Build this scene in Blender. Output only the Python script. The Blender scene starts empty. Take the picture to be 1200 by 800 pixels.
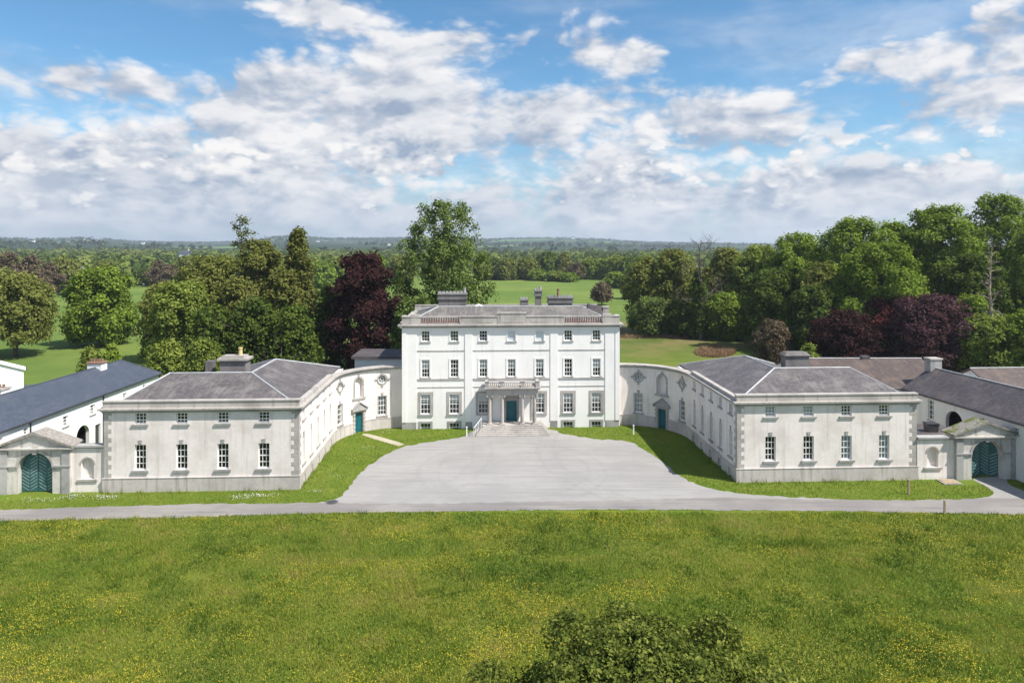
import bpy, math, random
import numpy as np
from mathutils import Vector
R = math.radians
PI = math.pi
SC = bpy.context.scene
COL = SC.collection
random.seed(7)

# ------------------------------------------------------------------ camera
camd = bpy.data.cameras.new('camera'); cam = bpy.data.objects.new('camera', camd); COL.objects.link(cam)
camd.sensor_width = 36; camd.lens = 24; camd.shift_y = -112/1200
camd.clip_start = 0.5; camd.clip_end = 20000
cam.location = (0, 0, 20); cam.rotation_euler = (R(90), 0, 0)
SC.camera = cam
SC.view_settings.view_transform = 'Standard'; SC.view_settings.look = 'None'
SC.view_settings.exposure = 0.75; SC.view_settings.gamma = 1.0
SC.view_settings.use_curve_mapping = False
try:
    SC.cycles.max_bounces = 6; SC.cycles.transparent_max_bounces = 12; SC.cycles.volume_bounces = 0
    SC.cycles.use_denoising = True
except Exception: pass

# ------------------------------------------------------------------ sun
SUN = Vector((5.0, -2.5, 7.3)).normalized()
sd = bpy.data.lights.new('sun', 'SUN'); sd.energy = 4.4; sd.angle = R(0.5); sd.color = (1.0, 0.95, 0.87)
so = bpy.data.objects.new('sun', sd); COL.objects.link(so)
so.rotation_euler = (-SUN).to_track_quat('-Z', 'Y').to_euler(); so.location = (60, -30, 120)

# ------------------------------------------------------------------ sky
class NT:
    def __init__(s, tree): s.t = tree; s.n = tree.nodes; s.l = tree.links
    def node(s, typ, **kw):
        n = s.n.new(typ)
        for k, v in kw.items(): setattr(n, k, v)
        return n
    def put(s, sock, v):
        if isinstance(v, bpy.types.NodeSocket): s.l.new(v, sock)
        elif v is not None:
            if isinstance(v, (tuple, list)) and len(v) == 3 and sock.type == 'RGBA': v = (*v, 1)
            sock.default_value = v
    def m(s, op, a, b=None, c=None, clamp=False):
        n = s.n.new('ShaderNodeMath'); n.operation = op; n.use_clamp = clamp
        s.put(n.inputs[0], a); s.put(n.inputs[1], b)
        if c is not None: s.put(n.inputs[2], c)
        return n.outputs[0]
    def ss(s, v, a, b, lo=0.0, hi=1.0):
        n = s.n.new('ShaderNodeMapRange'); n.interpolation_type = 'SMOOTHSTEP'
        s.put(n.inputs[0], v); n.inputs[1].default_value = a; n.inputs[2].default_value = b
        n.inputs[3].default_value = lo; n.inputs[4].default_value = hi
        return n.outputs[0]
    def lin(s, v, a, b, lo=0.0, hi=1.0):
        n = s.n.new('ShaderNodeMapRange')
        s.put(n.inputs[0], v); n.inputs[1].default_value = a; n.inputs[2].default_value = b
        n.inputs[3].default_value = lo; n.inputs[4].default_value = hi
        return n.outputs[0]
    def mix(s, f, a, b, mode='MIX'):
        n = s.n.new('ShaderNodeMix'); n.data_type = 'RGBA'; n.blend_type = mode
        s.put(n.inputs[0], f); s.put(n.inputs[6], a); s.put(n.inputs[7], b)
        return n.outputs[2]
    def noise(s, vec, scale, detail=4, rough=0.5, dist=0.0, lac=2.0):
        n = s.n.new('ShaderNodeTexNoise'); s.put(n.inputs['Vector'], vec)
        n.inputs['Scale'].default_value = scale; n.inputs['Detail'].default_value = detail
        n.inputs['Roughness'].default_value = rough; n.inputs['Distortion'].default_value = dist
        n.inputs['Lacunarity'].default_value = lac
        return n.outputs[0]
    def vmul(s, v, k):
        n = s.n.new('ShaderNodeVectorMath'); n.operation = 'MULTIPLY'; s.put(n.inputs[0], v); s.put(n.inputs[1], k)
        return n.outputs[0]
    def vadd(s, v, k):
        n = s.n.new('ShaderNodeVectorMath'); n.operation = 'ADD'; s.put(n.inputs[0], v); s.put(n.inputs[1], k)
        return n.outputs[0]

W = bpy.data.worlds.new('World'); SC.world = W; W.use_nodes = True
k = NT(W.node_tree); k.n.clear()
sky = k.node('ShaderNodeTexSky'); sky.sky_type = 'NISHITA'; sky.sun_disc = False
sky.sun_elevation = math.asin(SUN.z); sky.sun_rotation = math.atan2(SUN.x, SUN.y)
sky.altitude = 60; sky.air_density = 1.0; sky.dust_density = 0.6; sky.ozone_density = 1.6
tc = k.node('ShaderNodeTexCoord').outputs['Generated']
sp = k.node('ShaderNodeSeparateXYZ'); k.put(sp.inputs[0], tc)
sx, sy, sz = sp.outputs
az = k.m('ARCTAN2', sx, sy)             # compass direction, 0 = north (+y)
hor = k.m('SQRT', k.m('ADD', k.m('MULTIPLY', sx, sx), k.m('MULTIPLY', sy, sy)))
el = k.m('ARCTAN2', sz, hor)
def AZ(px, py): return math.atan2(px-600, 800)
def EL(px, py): return math.atan2(288-py, math.hypot(800, px-600))
# cloud masses: (compass/elevation given as centre, half sizes in degrees, weight)
blobs = [(500, 120, 330, 48, .30), (150, 105, 120, 26, .16), (150, 190, 190, 52, .26), (470, 190, 95, 45, .12), (840, 150, 170, 40, .24),
         (1040, 72, 78, 24, .30), (745, 66, 50, 20, .26), (540, 48, 120, 26, .18), (395, 12, 90, 16, .12), (350, 8, 60, 15, .22), (1165, 30, 50, 50, .22),
         (630, 235, 300, 45, .18), (1100, 225, 170, 38, .26), (700, 215, 60, 30, .16), (880, 240, 90, 32, .20), (1130, 120, 90, 20, .15),
         (200, 250, 330, 30, .2), (100, 88, 140, 20, .12),
         (190, 38, 150, 30, -.30), (640, 92, 70, 16, -.16), (860, 60, 80, 50, -.26), (880, 20, 160, 22, -.22), (1060, 178, 130, 14, -.18),
         (70, 150, 60, 20, -.1), (560, 15, 60, 12, -.1), (1080,15,40,14,-.15)]
cov = 0.0
for (bx_, by_, hw, hh, wt) in blobs:
    a0, e0 = AZ(bx_, by_), EL(bx_, by_); sa = hw/800*math.cos(a0)**2*1.0; se = hh/800*math.cos(a0)
    dx = k.m('MULTIPLY', k.m('SUBTRACT', az, a0), 1/sa); dy = k.m('MULTIPLY', k.m('SUBTRACT', el, e0), 1/se)
    r2 = k.m('MULTIPLY_ADD', dx, dx, k.m('MULTIPLY', dy, dy))
    g = k.m('MULTIPLY', k.m('EXPONENT', k.m('MULTIPLY', r2, -0.8)), wt)
    cov = k.m('ADD', g, cov)
# general cover away from the view, thicker towards the horizon
cov = k.m('ADD', cov, k.ss(k.m('ABSOLUTE', az), 0.75, 1.1, 0, .12))
cov = k.m('ADD', cov, k.ss(el, 0.0, 0.25, .10, .0))
def billow(q, sc, det):
    """rounded heads with sharp creases between them"""
    n = k.noise(q, sc, det, .5)
    return k.m('ABSOLUTE', k.m('SUBTRACT', n, .5))
def dens(P, off, sc, wamp, bs, bw, det=6):
    p = k.vadd(P, off)
    wv = k.node('ShaderNodeTexNoise'); k.put(wv.inputs['Vector'], p); wv.inputs['Scale'].default_value = sc; wv.inputs['Detail'].default_value = 1
    q = k.vadd(p, k.vmul(k.vadd(wv.outputs['Color'], (-.5, -.5, -.5)), (wamp, wamp, wamp)))
    a = k.noise(q, sc, det, 0.53)
    b = k.m('ADD', billow(q, bs, 1), k.m('MULTIPLY', billow(q, bs*2.3, 2), .55))
    return k.m('ADD', a, k.m('MULTIPLY', k.m('SUBTRACT', b, .16), bw))
# high broken layer
PA = k.vmul(tc, (1.0, 1.0, 2.0))
a0 = dens(PA, (0, 0, 0), 5.6, .05, 15, .62, 8); a1 = dens(PA, (.016, 0, .040), 5.6, .05, 15, .62, 4)
ad = k.m('ADD', a0, cov)
aA = k.ss(ad, 0.525, 0.765); thA = k.ss(ad, 0.70, 1.05)
lA = k.ss(k.m('SUBTRACT', a0, a1), -.20, .17, 0.0, 1.0)
bg_ = k.noise(k.vmul(tc, (1.0, 1.0, 3.5)), 5.5, 4, .55)
lA = k.m('SUBTRACT', k.m('ADD', k.m('MULTIPLY', lA, .80), k.ss(bg_, .34, .66, .0, .36)), k.m('MULTIPLY', thA, .20), clamp=True)
cA = k.mix(lA, (.35, .44, .59), (.98, .97, .98))
# low rows of cumulus near the horizon, flat grey bases and bright heads
PB = k.vmul(tc, (1.0, 1.0, 1.7))
b0 = dens(PB, (5.6, 2.9, 1.3), 8.0, .03, 18, 1.0, 8); b1 = dens(PB, (5.612, 2.9, 1.336), 8.0, .03, 18, 1.0, 5)
band = k.m('MULTIPLY', k.ss(el, .20, .13), k.ss(el, .012, .045))
cl = 0.0
for (bx_, by_, hw, hh, wt) in [(490, 190, 62, 34, .26), (165, 165, 90, 34, .22), (760, 205, 42, 17, .22), (690, 222, 45, 20, .16), (930, 225, 100, 38, .16), (60, 200, 90, 30, .14), (300, 215, 120, 26, .10), (1130, 205, 90, 26, .12), (600, 180, 40, 40, -.1), (640, 255, 60, 18, -.06), (850, 195, 30, 10, -.1)]:
    a_, e_ = AZ(bx_, by_), EL(bx_, by_)
    dx = k.m('MULTIPLY', k.m('SUBTRACT', az, a_), 800/hw/math.cos(a_)**2); dy = k.m('MULTIPLY', k.m('SUBTRACT', el, e_), 800/hh/math.cos(a_))
    cl = k.m('ADD', cl, k.m('MULTIPLY', k.m('EXPONENT', k.m('MULTIPLY', k.m('MULTIPLY_ADD', dx, dx, k.m('MULTIPLY', dy, dy)), -.8)), wt))
bd = k.m('ADD', b0, cl)
aB = k.m('MULTIPLY', k.ss(bd, .53, .68), band); thB = k.ss(bd, .58, .90)
lB = k.ss(k.m('SUBTRACT', b0, b1), -.26, .24, 0.0, 1.0)
hgt = k.noise(k.vmul(tc, (1.0, 1.0, 5.0)), 9.0, 3, .5)
lB = k.m('SUBTRACT', k.m('ADD', k.m('MULTIPLY', lB, .90), k.ss(hgt, .32, .68, -.22, .30)), k.m('MULTIPLY', thB, .02), clamp=True)
cB = k.mix(lB, (.36, .45, .60), (1.03, 1.01, 1.0))
far = k.ss(el, .12, 0.0)
cA = k.mix(k.m('MULTIPLY', far, .55), cA, (.52, .63, .78)); cB = k.mix(k.m('MULTIPLY', far, .5), cB, (.56, .66, .80))
ccol = k.mix(aB, cA, cB)
thin = k.m('MULTIPLY', k.ss(k.noise(k.vmul(tc, (1, 1, 4)), 3.0, 5, .6), .42, .72), k.ss(el, .0, .42, .65, .22))
alpha = k.m('MAXIMUM', k.m('MAXIMUM', aA, thin), k.m('MAXIMUM', aB, k.ss(el, 0.20, 0.0, .0, .85)))
bgS = k.node('ShaderNodeBackground')
k.put(bgS.inputs[0], k.mix(1.0, sky.outputs[0], (.52, .80, .92), 'MULTIPLY')); bgS.inputs[1].default_value = 0.10
bgC = k.node('ShaderNodeBackground'); k.put(bgC.inputs[0], ccol); bgC.inputs[1].default_value = 0.575
mx = k.node('ShaderNodeMixShader'); k.put(mx.inputs[0], alpha); k.l.new(bgS.outputs[0], mx.inputs[1]); k.l.new(bgC.outputs[0], mx.inputs[2])
wo = k.node('ShaderNodeOutputWorld'); k.l.new(mx.outputs[0], wo.inputs[0])
W.cycles.sampling_method = 'MANUAL'; W.cycles.sample_map_resolution = 1024

# ------------------------------------------------------------------ helpers
def put_tags(o, label=None, cat=None, group=None, kind=None):
    if label: o['label'] = label
    if cat: o['category'] = cat
    if group: o['group'] = group
    if kind: o['kind'] = kind
    return o
THETA = R(2.6); CX, CY = -0.05, 75.0
def to_world(x, y):
    return (CX + x*math.cos(THETA) - y*math.sin(THETA), CY + x*math.sin(THETA) + y*math.cos(THETA))
ORG = {}
def thing(name, label, cat, loc=(0, 0, 0), house=False, rz=0.0, group=None):
    """an Empty at the base of the thing; house=True: loc is given in the house's own axes"""
    o = bpy.data.objects.new(name, None); COL.objects.link(o); o.empty_display_size = .5
    if house:
        wx, wy = to_world(loc[0], loc[1]); o.location = (wx, wy, loc[2]); o.rotation_euler.z = THETA
        ORG[o] = (loc[0], loc[1], loc[2])
    else:
        o.location = loc; o.rotation_euler.z = rz; ORG[o] = (0, 0, 0)
    put_tags(o, label, cat, group)
    return o
def root_of(o):
    while o.parent is not None: o = o.parent
    return o

class MB:
    def __init__(s): s.v = []; s.f = []; s.m = []; s.smooth = False
    def face(s, pts, m=0):
        b = len(s.v); s.v.extend(pts); s.f.append(tuple(range(b, b+len(pts)))); s.m.append(m)
    def hexa(s, p, m=0):
        for q in ((0, 1, 2, 3), (7, 6, 5, 4), (0, 4, 5, 1), (1, 5, 6, 2), (2, 6, 7, 3), (3, 7, 4, 0)):
            s.face([p[i] for i in q], m)
    def box(s, x0, x1, y0, y1, z0, z1, m=0):
        s.hexa([(x0, y0, z0), (x1, y0, z0), (x1, y1, z0), (x0, y1, z0), (x0, y0, z1), (x1, y0, z1), (x1, y1, z1), (x0, y1, z1)], m)
    def pbox(s, P, u0, u1, z0, z1, d0, d1, m=0):
        n = max(1, int(math.ceil((u1-u0)/P.step)))
        us = [u0+(u1-u0)*i/n for i in range(n+1)]
        for a, b in zip(us, us[1:]):
            s.face([P(a, z0, d1), P(b, z0, d1), P(b, z1, d1), P(a, z1, d1)], m)
            s.face([P(a, z0, d0), P(b, z0, d0), P(b, z1, d0), P(a, z1, d0)], m)
            s.face([P(a, z1, d0), P(b, z1, d0), P(b, z1, d1), P(a, z1, d1)], m)
            s.face([P(a, z0, d0), P(b, z0, d0), P(b, z0, d1), P(a, z0, d1)], m)
        for a in (u0, u1):
            s.face([P(a, z0, d0), P(a, z0, d1), P(a, z1, d1), P(a, z1, d0)], m)
    def prism(s, P, poly, d0, d1, m=0):
        """poly: list of (u, z), extruded between depths"""
        s.face([P(u, z, d1) for u, z in poly], m); s.face([P(u, z, d0) for u, z in poly], m)
        for (a, b) in zip(poly, poly[1:]+poly[:1]):
            s.face([P(*a, d0), P(*b, d0), P(*b, d1), P(*a, d1)], m)
    def tube(s, pts, rad, n=6, m=0, cap=True):
        pts = [Vector(p) for p in pts]; rings = []
        for i, p in enumerate(pts):
            r = rad[i] if isinstance(rad, (list, tuple)) else rad
            d = (pts[min(i+1, len(pts)-1)]-pts[max(i-1, 0)]).normalized()
            a = d.orthogonal().normalized() if i == 0 else (pa - d*pa.dot(d)).normalized()
            pa = a; b = d.cross(a)
            base = len(s.v)
            for j in range(n):
                t = 2*PI*j/n; s.v.append(tuple(p+a*(r*math.cos(t))+b*(r*math.sin(t))))
            rings.append(base)
        for r0, r1 in zip(rings, rings[1:]):
            for j in range(n):
                s.f.append((r0+j, r0+(j+1) % n, r1+(j+1) % n, r1+j)); s.m.append(m)
        if cap:
            s.f.append(tuple(rings[0]+j for j in range(n))[::-1]); s.m.append(m)
            s.f.append(tuple(rings[-1]+j for j in range(n))); s.m.append(m)
    def lathe(s, c, prof, n=12, m=0):
        """prof: (radius, z)"""
        rings = []
        for r, z in prof:
            rings.append(len(s.v))
            for j in range(n):
                t = 2*PI*j/n; s.v.append((c[0]+r*math.cos(t), c[1]+r*math.sin(t), c[2]+z))
        for r0, r1 in zip(rings, rings[1:]):
            for j in range(n):
                s.f.append((r0+j, r0+(j+1) % n, r1+(j+1) % n, r1+j)); s.m.append(m)
        s.f.append(tuple(rings[0]+j for j in range(n))[::-1]); s.m.append(m)
        s.f.append(tuple(rings[-1]+j for j in range(n))); s.m.append(m)
    def build(s, name, mats, parent=None, smooth=False, label=None, weld=True, origin=None):
        if not isinstance(mats, (list, tuple)): mats = [mats]
        off = Vector(ORG[root_of(parent)]) if parent is not None else Vector((0, 0, 0))
        loc = Vector((0, 0, 0))
        vs = [Vector(v)-off for v in s.v]
        me = bpy.data.meshes.new(name); me.from_pydata(vs, [], s.f)
        for mt in mats: me.materials.append(mt)
        me.polygons.foreach_set('material_index', s.m)
        import bmesh
        bm = bmesh.new(); bm.from_mesh(me)
        if weld: bmesh.ops.remove_doubles(bm, verts=bm.verts, dist=1e-4)
        bmesh.ops.recalc_face_normals(bm, faces=bm.faces)
        uvl = bm.loops.layers.uv.new('UVMap')
        Z = Vector((0, 0, 1))
        for f in bm.faces:
            n = f.normal
            if abs(n.z) > .97 or n.length < .5: t = Vector((1, 0, 0)); b = Vector((0, 1, 0))
            else:
                t = Z.cross(n).normalized(); b = n.cross(t)
            for lp in f.loops: lp[uvl].uv = (lp.vert.co.dot(t), lp.vert.co.dot(b))
            f.smooth = smooth
        bm.to_mesh(me); bm.free()
        if smooth:
            try: me.set_sharp_from_angle(angle=R(40))
            except Exception: pass
        o = bpy.data.objects.new(name, me); COL.objects.link(o)
        if parent is not None: o.parent = parent
        if label: o['label'] = label
        return o

class Flat:
    step = 1e9
    def __init__(s, x, y, deg): a = R(deg); s.o = (x, y); s.t = (math.cos(a), math.sin(a)); s.n = (math.sin(a), -math.cos(a))
    def __call__(s, u, z, d=0.0): return (s.o[0]+u*s.t[0]+d*s.n[0], s.o[1]+u*s.t[1]+d*s.n[1], z)
class Arc:
    step = 0.33
    def __init__(s, cx, cy, r, phi0): s.c = (cx, cy); s.r = r; s.p = R(phi0)
    def __call__(s, u, z, d=0.0):
        f = s.p-u/s.r; r = s.r-d
        return (s.c[0]+r*math.cos(f), s.c[1]+r*math.sin(f), z)

def shape_poly(kind, u0, u1, z0, z1):
    """outline points of an opening and the matching points on its bounding rectangle"""
    c = ((u0+u1)/2, (z0+z1)/2); w = (u1-u0)/2; h = (z1-z0)/2
    angs = set(2*PI*i/40 for i in range(40))
    ca = math.atan2(h, w)
    angs |= {ca, PI-ca, PI+ca, 2*PI-ca}
    angs = sorted(angs); out = []; rec = []
    zs = z1-w
    def inside(x, z):
        if kind == 'circle': return math.hypot(x-c[0], z-c[1]) <= w
        return abs(x-c[0]) <= w and z >= z0 and (z <= zs or math.hypot(x-c[0], z-zs) <= w)
    for a in angs:
        dx, dz = math.cos(a), math.sin(a)
        tr = min(w/abs(dx) if abs(dx) > 1e-9 else 1e9, h/abs(dz) if abs(dz) > 1e-9 else 1e9)
        lo, hi = 0, tr
        if inside(c[0]+dx*tr*.99999, c[1]+dz*tr*.99999): lo = tr
        else:
            for _ in range(30):
                md = (lo+hi)/2
                if inside(c[0]+dx*md, c[1]+dz*md): lo = md
                else: hi = md
        out.append((c[0]+dx*lo, c[1]+dz*lo)); rec.append((c[0]+dx*tr, c[1]+dz*tr))
    return out, rec

def wall(mb, P, L, z0, z1, ops=(), thick=0.5, m=0, md=1, back=True):
    """wall sheet with real openings: ops = (u0,u1,z0,z1,kind,reveal,deep) deep>reveal adds a dark room behind"""
    us = {0.0, L}; zs = {z0, z1}
    for o in ops: us |= {o[0], o[1]}; zs |= {max(o[2], z0), o[3]}
    us = sorted(us); zs = sorted(zs); fu = []
    for a, b in zip(us, us[1:]):
        n = max(1, int(math.ceil((b-a)/P.step))); fu += [a+(b-a)*i/n for i in range(n)]
    fu.append(us[-1])
    for a, b in zip(fu, fu[1:]):
        for c, d in zip(zs, zs[1:]):
            mu, mz = (a+b)/2, (c+d)/2
            if any(o[0] < mu < o[1] and o[2] < mz < o[3] for o in ops): continue
            mb.face([P(a, c), P(b, c), P(b, d), P(a, d)], m)
    for o in ops:
        u0, u1, a, b, kind, rv, deep = o
        if kind == 'rect': poly = [(u0, a), (u1, a), (u1, b), (u0, b)]
        else:
            poly, rec = shape_poly(kind, u0, u1, a, b); n = len(poly)
            for i in range(n):
                j = (i+1) % n
                q = [rec[i], rec[j], poly[j], poly[i]]
                if math.dist(rec[i], poly[i]) < 1e-4 and math.dist(rec[j], poly[j]) < 1e-4: continue
                mb.face([P(*t) for t in q], m)
        for p, q in zip(poly, poly[1:]+poly[:1]):
            mb.face([P(*p, 0), P(*q, 0), P(*q, -rv), P(*p, -rv)], m)
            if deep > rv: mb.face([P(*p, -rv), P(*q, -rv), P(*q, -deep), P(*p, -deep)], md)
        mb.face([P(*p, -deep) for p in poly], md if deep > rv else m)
    if back:
        for a, b in zip(fu, fu[1:]):
            mb.face([P(a, z1, 0), P(b, z1, 0), P(b, z1, -thick), P(a, z1, -thick)], m)
            if back == 2: mb.face([P(a, z0, -thick), P(b, z0, -thick), P(b, z1, -thick), P(a, z1, -thick)], m)
        if back == 2:
            for e in (0, L): mb.face([P(e, z0, 0), P(e, z0, -thick), P(e, z1, -thick), P(e, z1, 0)], m)

# ------------------------------------------------------------------ materials
def new_mat(name):
    mt = bpy.data.materials.new(name); mt.use_nodes = True; t = NT(mt.node_tree); t.n.clear()
    out = t.node('ShaderNodeOutputMaterial'); b = t.node('ShaderNodeBsdfPrincipled'); t.l.new(b.outputs[0], out.inputs[0])
    return mt, t, b, out
def bump(t, b, h, strength=.3, dist=.02):
    n = t.node('ShaderNodeBump'); n.inputs['Strength'].default_value = strength; n.inputs['Distance'].default_value = dist
    t.put(n.inputs['Height'], h); t.l.new(n.outputs[0], b.inputs['Normal'])
def simple(name, c, c2=None, scale=3, rough=.8, spec=.3, bs=.2, metal=0, coord='Object', stretch=(1, 1, 1)):
    mt, t, b, _ = new_mat(name)
    v = t.vmul(t.node('ShaderNodeTexCoord').outputs[coord], stretch)
    n = t.noise(v, scale, 6, .6)
    col = t.mix(t.ss(n, .35, .65), c, c2 or tuple(x*.75 for x in c))
    t.put(b.inputs['Base Color'], col); b.inputs['Roughness'].default_value = rough
    b.inputs['Specular IOR Level'].default_value = spec; b.inputs['Metallic'].default_value = metal
    if bs: bump(t, b, t.noise(v, scale*6, 4, .6), bs, .01)
    return mt
def render_wall(name, c, stain, amount=.5, streak=.5, fine=(.85), damp=0.0):
    """lime render: broad weathering, vertical rain streaks, damp patches low down"""
    mt, t, b, _ = new_mat(name)
    o = t.node('ShaderNodeTexCoord').outputs['Object']
    n1 = t.noise(o, .35, 7, .62); n2 = t.noise(t.vmul(o, (2.2, 2.2, .16)), 1.2, 5, .6); n3 = t.noise(o, 4.5, 5, .65)
    f = t.m('MULTIPLY', t.ss(n1, .42, .68), amount)
    g = t.m('MULTIPLY', t.ss(n2, .50, .74), streak)
    h = t.m('MULTIPLY', t.ss(n3, .45, .75), amount*.5)
    col = t.mix(f, c, stain); col = t.mix(g, col, tuple(x*.82 for x in stain)); col = t.mix(h, col, stain)
    t.put(b.inputs['Base Color'], col); b.inputs['Roughness'].default_value = .88; b.inputs['Specular IOR Level'].default_value = .2
    bump(t, b, t.noise(o, 9, 6, .7), .25, .02)
    return mt
M = {}
M['house'] = render_wall('house_render', (.84, .815, .79), (.70, .68, .655), .40, .34)
M['wing'] = render_wall('wing_limewash', (.79, .722, .69), (.55, .49, .45), .62, .55)
M['curve'] = render_wall('curved_limewash', (.79, .718, .68), (.55, .49, .45), .6, .5)
M['plinth'] = render_wall('plinth_render', (.55, .50, .47), (.36, .325, .30), .75, .8)
M['stable_white'] = render_wall('stable_whitewash', (.80, .80, .80), (.71, .71, .71), .3, .2)
M['stable_old'] = render_wall('old_whitewash', (.74, .73, .71), (.60, .58, .55), .5, .4)
M['gatewall'] = render_wall('gate_render', (.58, .55, .51), (.30, .28, .25), .9, .8)
M['stone'] = render_wall('grey_limestone', (.38, .37, .36), (.22, .21, .20), .8, .55)
M['stone_lt'] = render_wall('pale_limestone', (.45, .415, .385), (.27, .25, .23), .8, .75)
M['stone_dk'] = render_wall('dark_chimney_stone', (.21, .195, .19), (.11, .10, .10), .8, .6)
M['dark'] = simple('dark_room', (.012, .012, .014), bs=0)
M['white_paint'] = simple('white_paint', (.82, .82, .81), (.76, .76, .75), 2, .45, .5, .05)
M['blind'] = simple('cream_blind', (.86, .85, .80), (.80, .79, .74), 1, .8, .2, 0)
M['curtain'] = simple('pale_shutter', (.62, .66, .68), (.52, .56, .59), 1, .8, .2, 0)
M['teal'] = simple('teal_paint', (.012, .13, .16), (.010, .10, .125), 1.5, .45, .4, .1)
M['teal_old'] = simple('faded_teal_paint', (.020, .085, .092), (.04, .13, .135), 6, .6, .3, .2)
M['teal_strip'] = simple('faded_gate_strips', (.24, .32, .31), (.13, .22, .215), 8, .7, .3, .2)
M['lead'] = simple('pale_lead', (.48, .49, .51), (.36, .37, .38), 1.2, .55, .4, .1)
M['pot'] = simple('clay_pot', (.30, .17, .12), (.20, .12, .09), 4, .8)
M['pot_y'] = simple('yellow_pot', (.62, .48, .24), (.5, .38, .2), 4, .8)
M['redstone'] = simple('red_baluster_stone', (.24, .10, .085), (.16, .07, .06), 5, .85)
M['iron'] = simple('painted_iron', (.03, .03, .033), (.06, .06, .06), 6, .5, .5, 0)
M['wood'] = simple('weathered_wood', (.42, .33, .22), (.28, .21, .14), 7, .85, .2, .3)
M['gutter'] = simple('dark_gutter', (.03, .03, .033), (.05, .05, .05), 3, .5, .4, 0)
M['moss'] = simple('moss', (.10, .13, .02), (.16, .17, .04), 9, 1.0, .1, .6)

def mossy(name, base, stain, lo, hi):
    mt, t, b, _ = new_mat(name); o = t.node('ShaderNodeTexCoord').outputs['Object']
    n = t.noise(o, 1.1, 7, .68, .6); n2 = t.noise(o, 6, 5, .7)
    col = t.mix(t.ss(n2, .35, .65), base, stain); col = t.mix(t.ss(n, lo, hi), col, t.mix(n2, (.07, .09, .015), (.15, .17, .04)))
    t.put(b.inputs['Base Color'], col); b.inputs['Roughness'].default_value = .95; b.inputs['Specular IOR Level'].default_value = .1
    bump(t, b, t.m('ADD', n, n2), .6, .04); return mt
M['mossy_stone'] = mossy('mossy_stone', (.30, .28, .25), (.17, .155, .14), .50, .58)
M['stone_w'] = mossy('weathered_stone', (.36, .33, .30), (.20, .18, .16), .62, .70)

def slate(name, a, b_, w=.30, h=.22, lich=(.34, .33, .30), la=.25, rough=.55):
    mt, t, b, _ = new_mat(name)
    tcn = t.node('ShaderNodeTexCoord'); uv = tcn.outputs['UV']
    br = t.node('ShaderNodeTexBrick'); t.put(br.inputs['Vector'], uv)
    br.inputs['Scale'].default_value = 1; br.inputs['Brick Width'].default_value = w; br.inputs['Row Height'].default_value = h
    br.inputs['Mortar Size'].default_value = .012; br.inputs['Bias'].default_value = 0.0
    t.put(br.inputs['Color1'], a); t.put(br.inputs['Color2'], b_); t.put(br.inputs['Mortar'], tuple(x*.5 for x in a))
    n = t.noise(uv, .55, 7, .65); n2 = t.noise(t.vmul(uv, (2.5, .35, 1)), 1.3, 6, .65); n3 = t.noise(uv, 7, 4, .7)
    col = t.mix(t.m('MULTIPLY', t.ss(n, .45, .7), la), br.outputs[0], lich)
    col = t.mix(t.m('MULTIPLY', t.ss(n2, .5, .75), la), col, tuple(x*1.15 for x in lich))
    col = t.mix(t.m('MULTIPLY', t.ss(n3, .4, .7), .25), col, tuple(x*.55 for x in a))
    t.put(b.inputs['Base Color'], col); b.inputs['Roughness'].default_value = rough; b.inputs['Specular IOR Level'].default_value = .35
    bump(t, b, t.m('ADD', br.outputs['Fac'], t.noise(uv, 5, 4, .6)), .5, -.02)
    return mt
M['slate_wing'] = slate('lichened_slate', (.092, .080, .081), (.150, .133, .132), lich=(.25, .228, .21), la=.6)
M['slate_house'] = slate('house_slate', (.12, .108, .102), (.18, .165, .155), lich=(.28, .255, .225), la=.7)
M['slate_blue'] = slate('blue_slate', (.060, .072, .098), (.075, .088, .118), w=.6, h=.3, la=.06, rough=.5)
M['slate_old'] = slate('dark_old_slate', (.075, .063, .066), (.115, .098, .102), lich=(.20, .17, .155), la=.4)
M['slate_brown'] = slate('brown_slate', (.075, .055, .048), (.12, .09, .078), lich=(.19, .135, .105), la=.6)

def glass():
    mt, t, b, out = new_mat('window_glass')
    t.n.remove(b)
    tr = t.node('ShaderNodeBsdfTransparent'); tr.inputs[0].default_value = (.93, .95, .95, 1)
    gl = t.node('ShaderNodeBsdfGlossy'); gl.inputs['Roughness'].default_value = .02
    bn = t.node('ShaderNodeBump'); bn.inputs['Strength'].default_value = .12; bn.inputs['Distance'].default_value = .02
    t.put(bn.inputs['Height'], t.noise(t.node('ShaderNodeTexCoord').outputs['Object'], 2.5, 2, .5)); t.l.new(bn.outputs[0], gl.inputs['Normal'])
    fr = t.node('ShaderNodeFresnel'); fr.inputs[0].default_value = 1.45
    mx = t.node('ShaderNodeMixShader'); t.put(mx.inputs[0], t.m('MULTIPLY', fr.outputs[0], 1.3, clamp=True)); t.l.new(tr.outputs[0], mx.inputs[1]); t.l.new(gl.outputs[0], mx.inputs[2])
    t.l.new(mx.outputs[0], out.inputs[0]); return mt
M['glass'] = glass()
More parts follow.
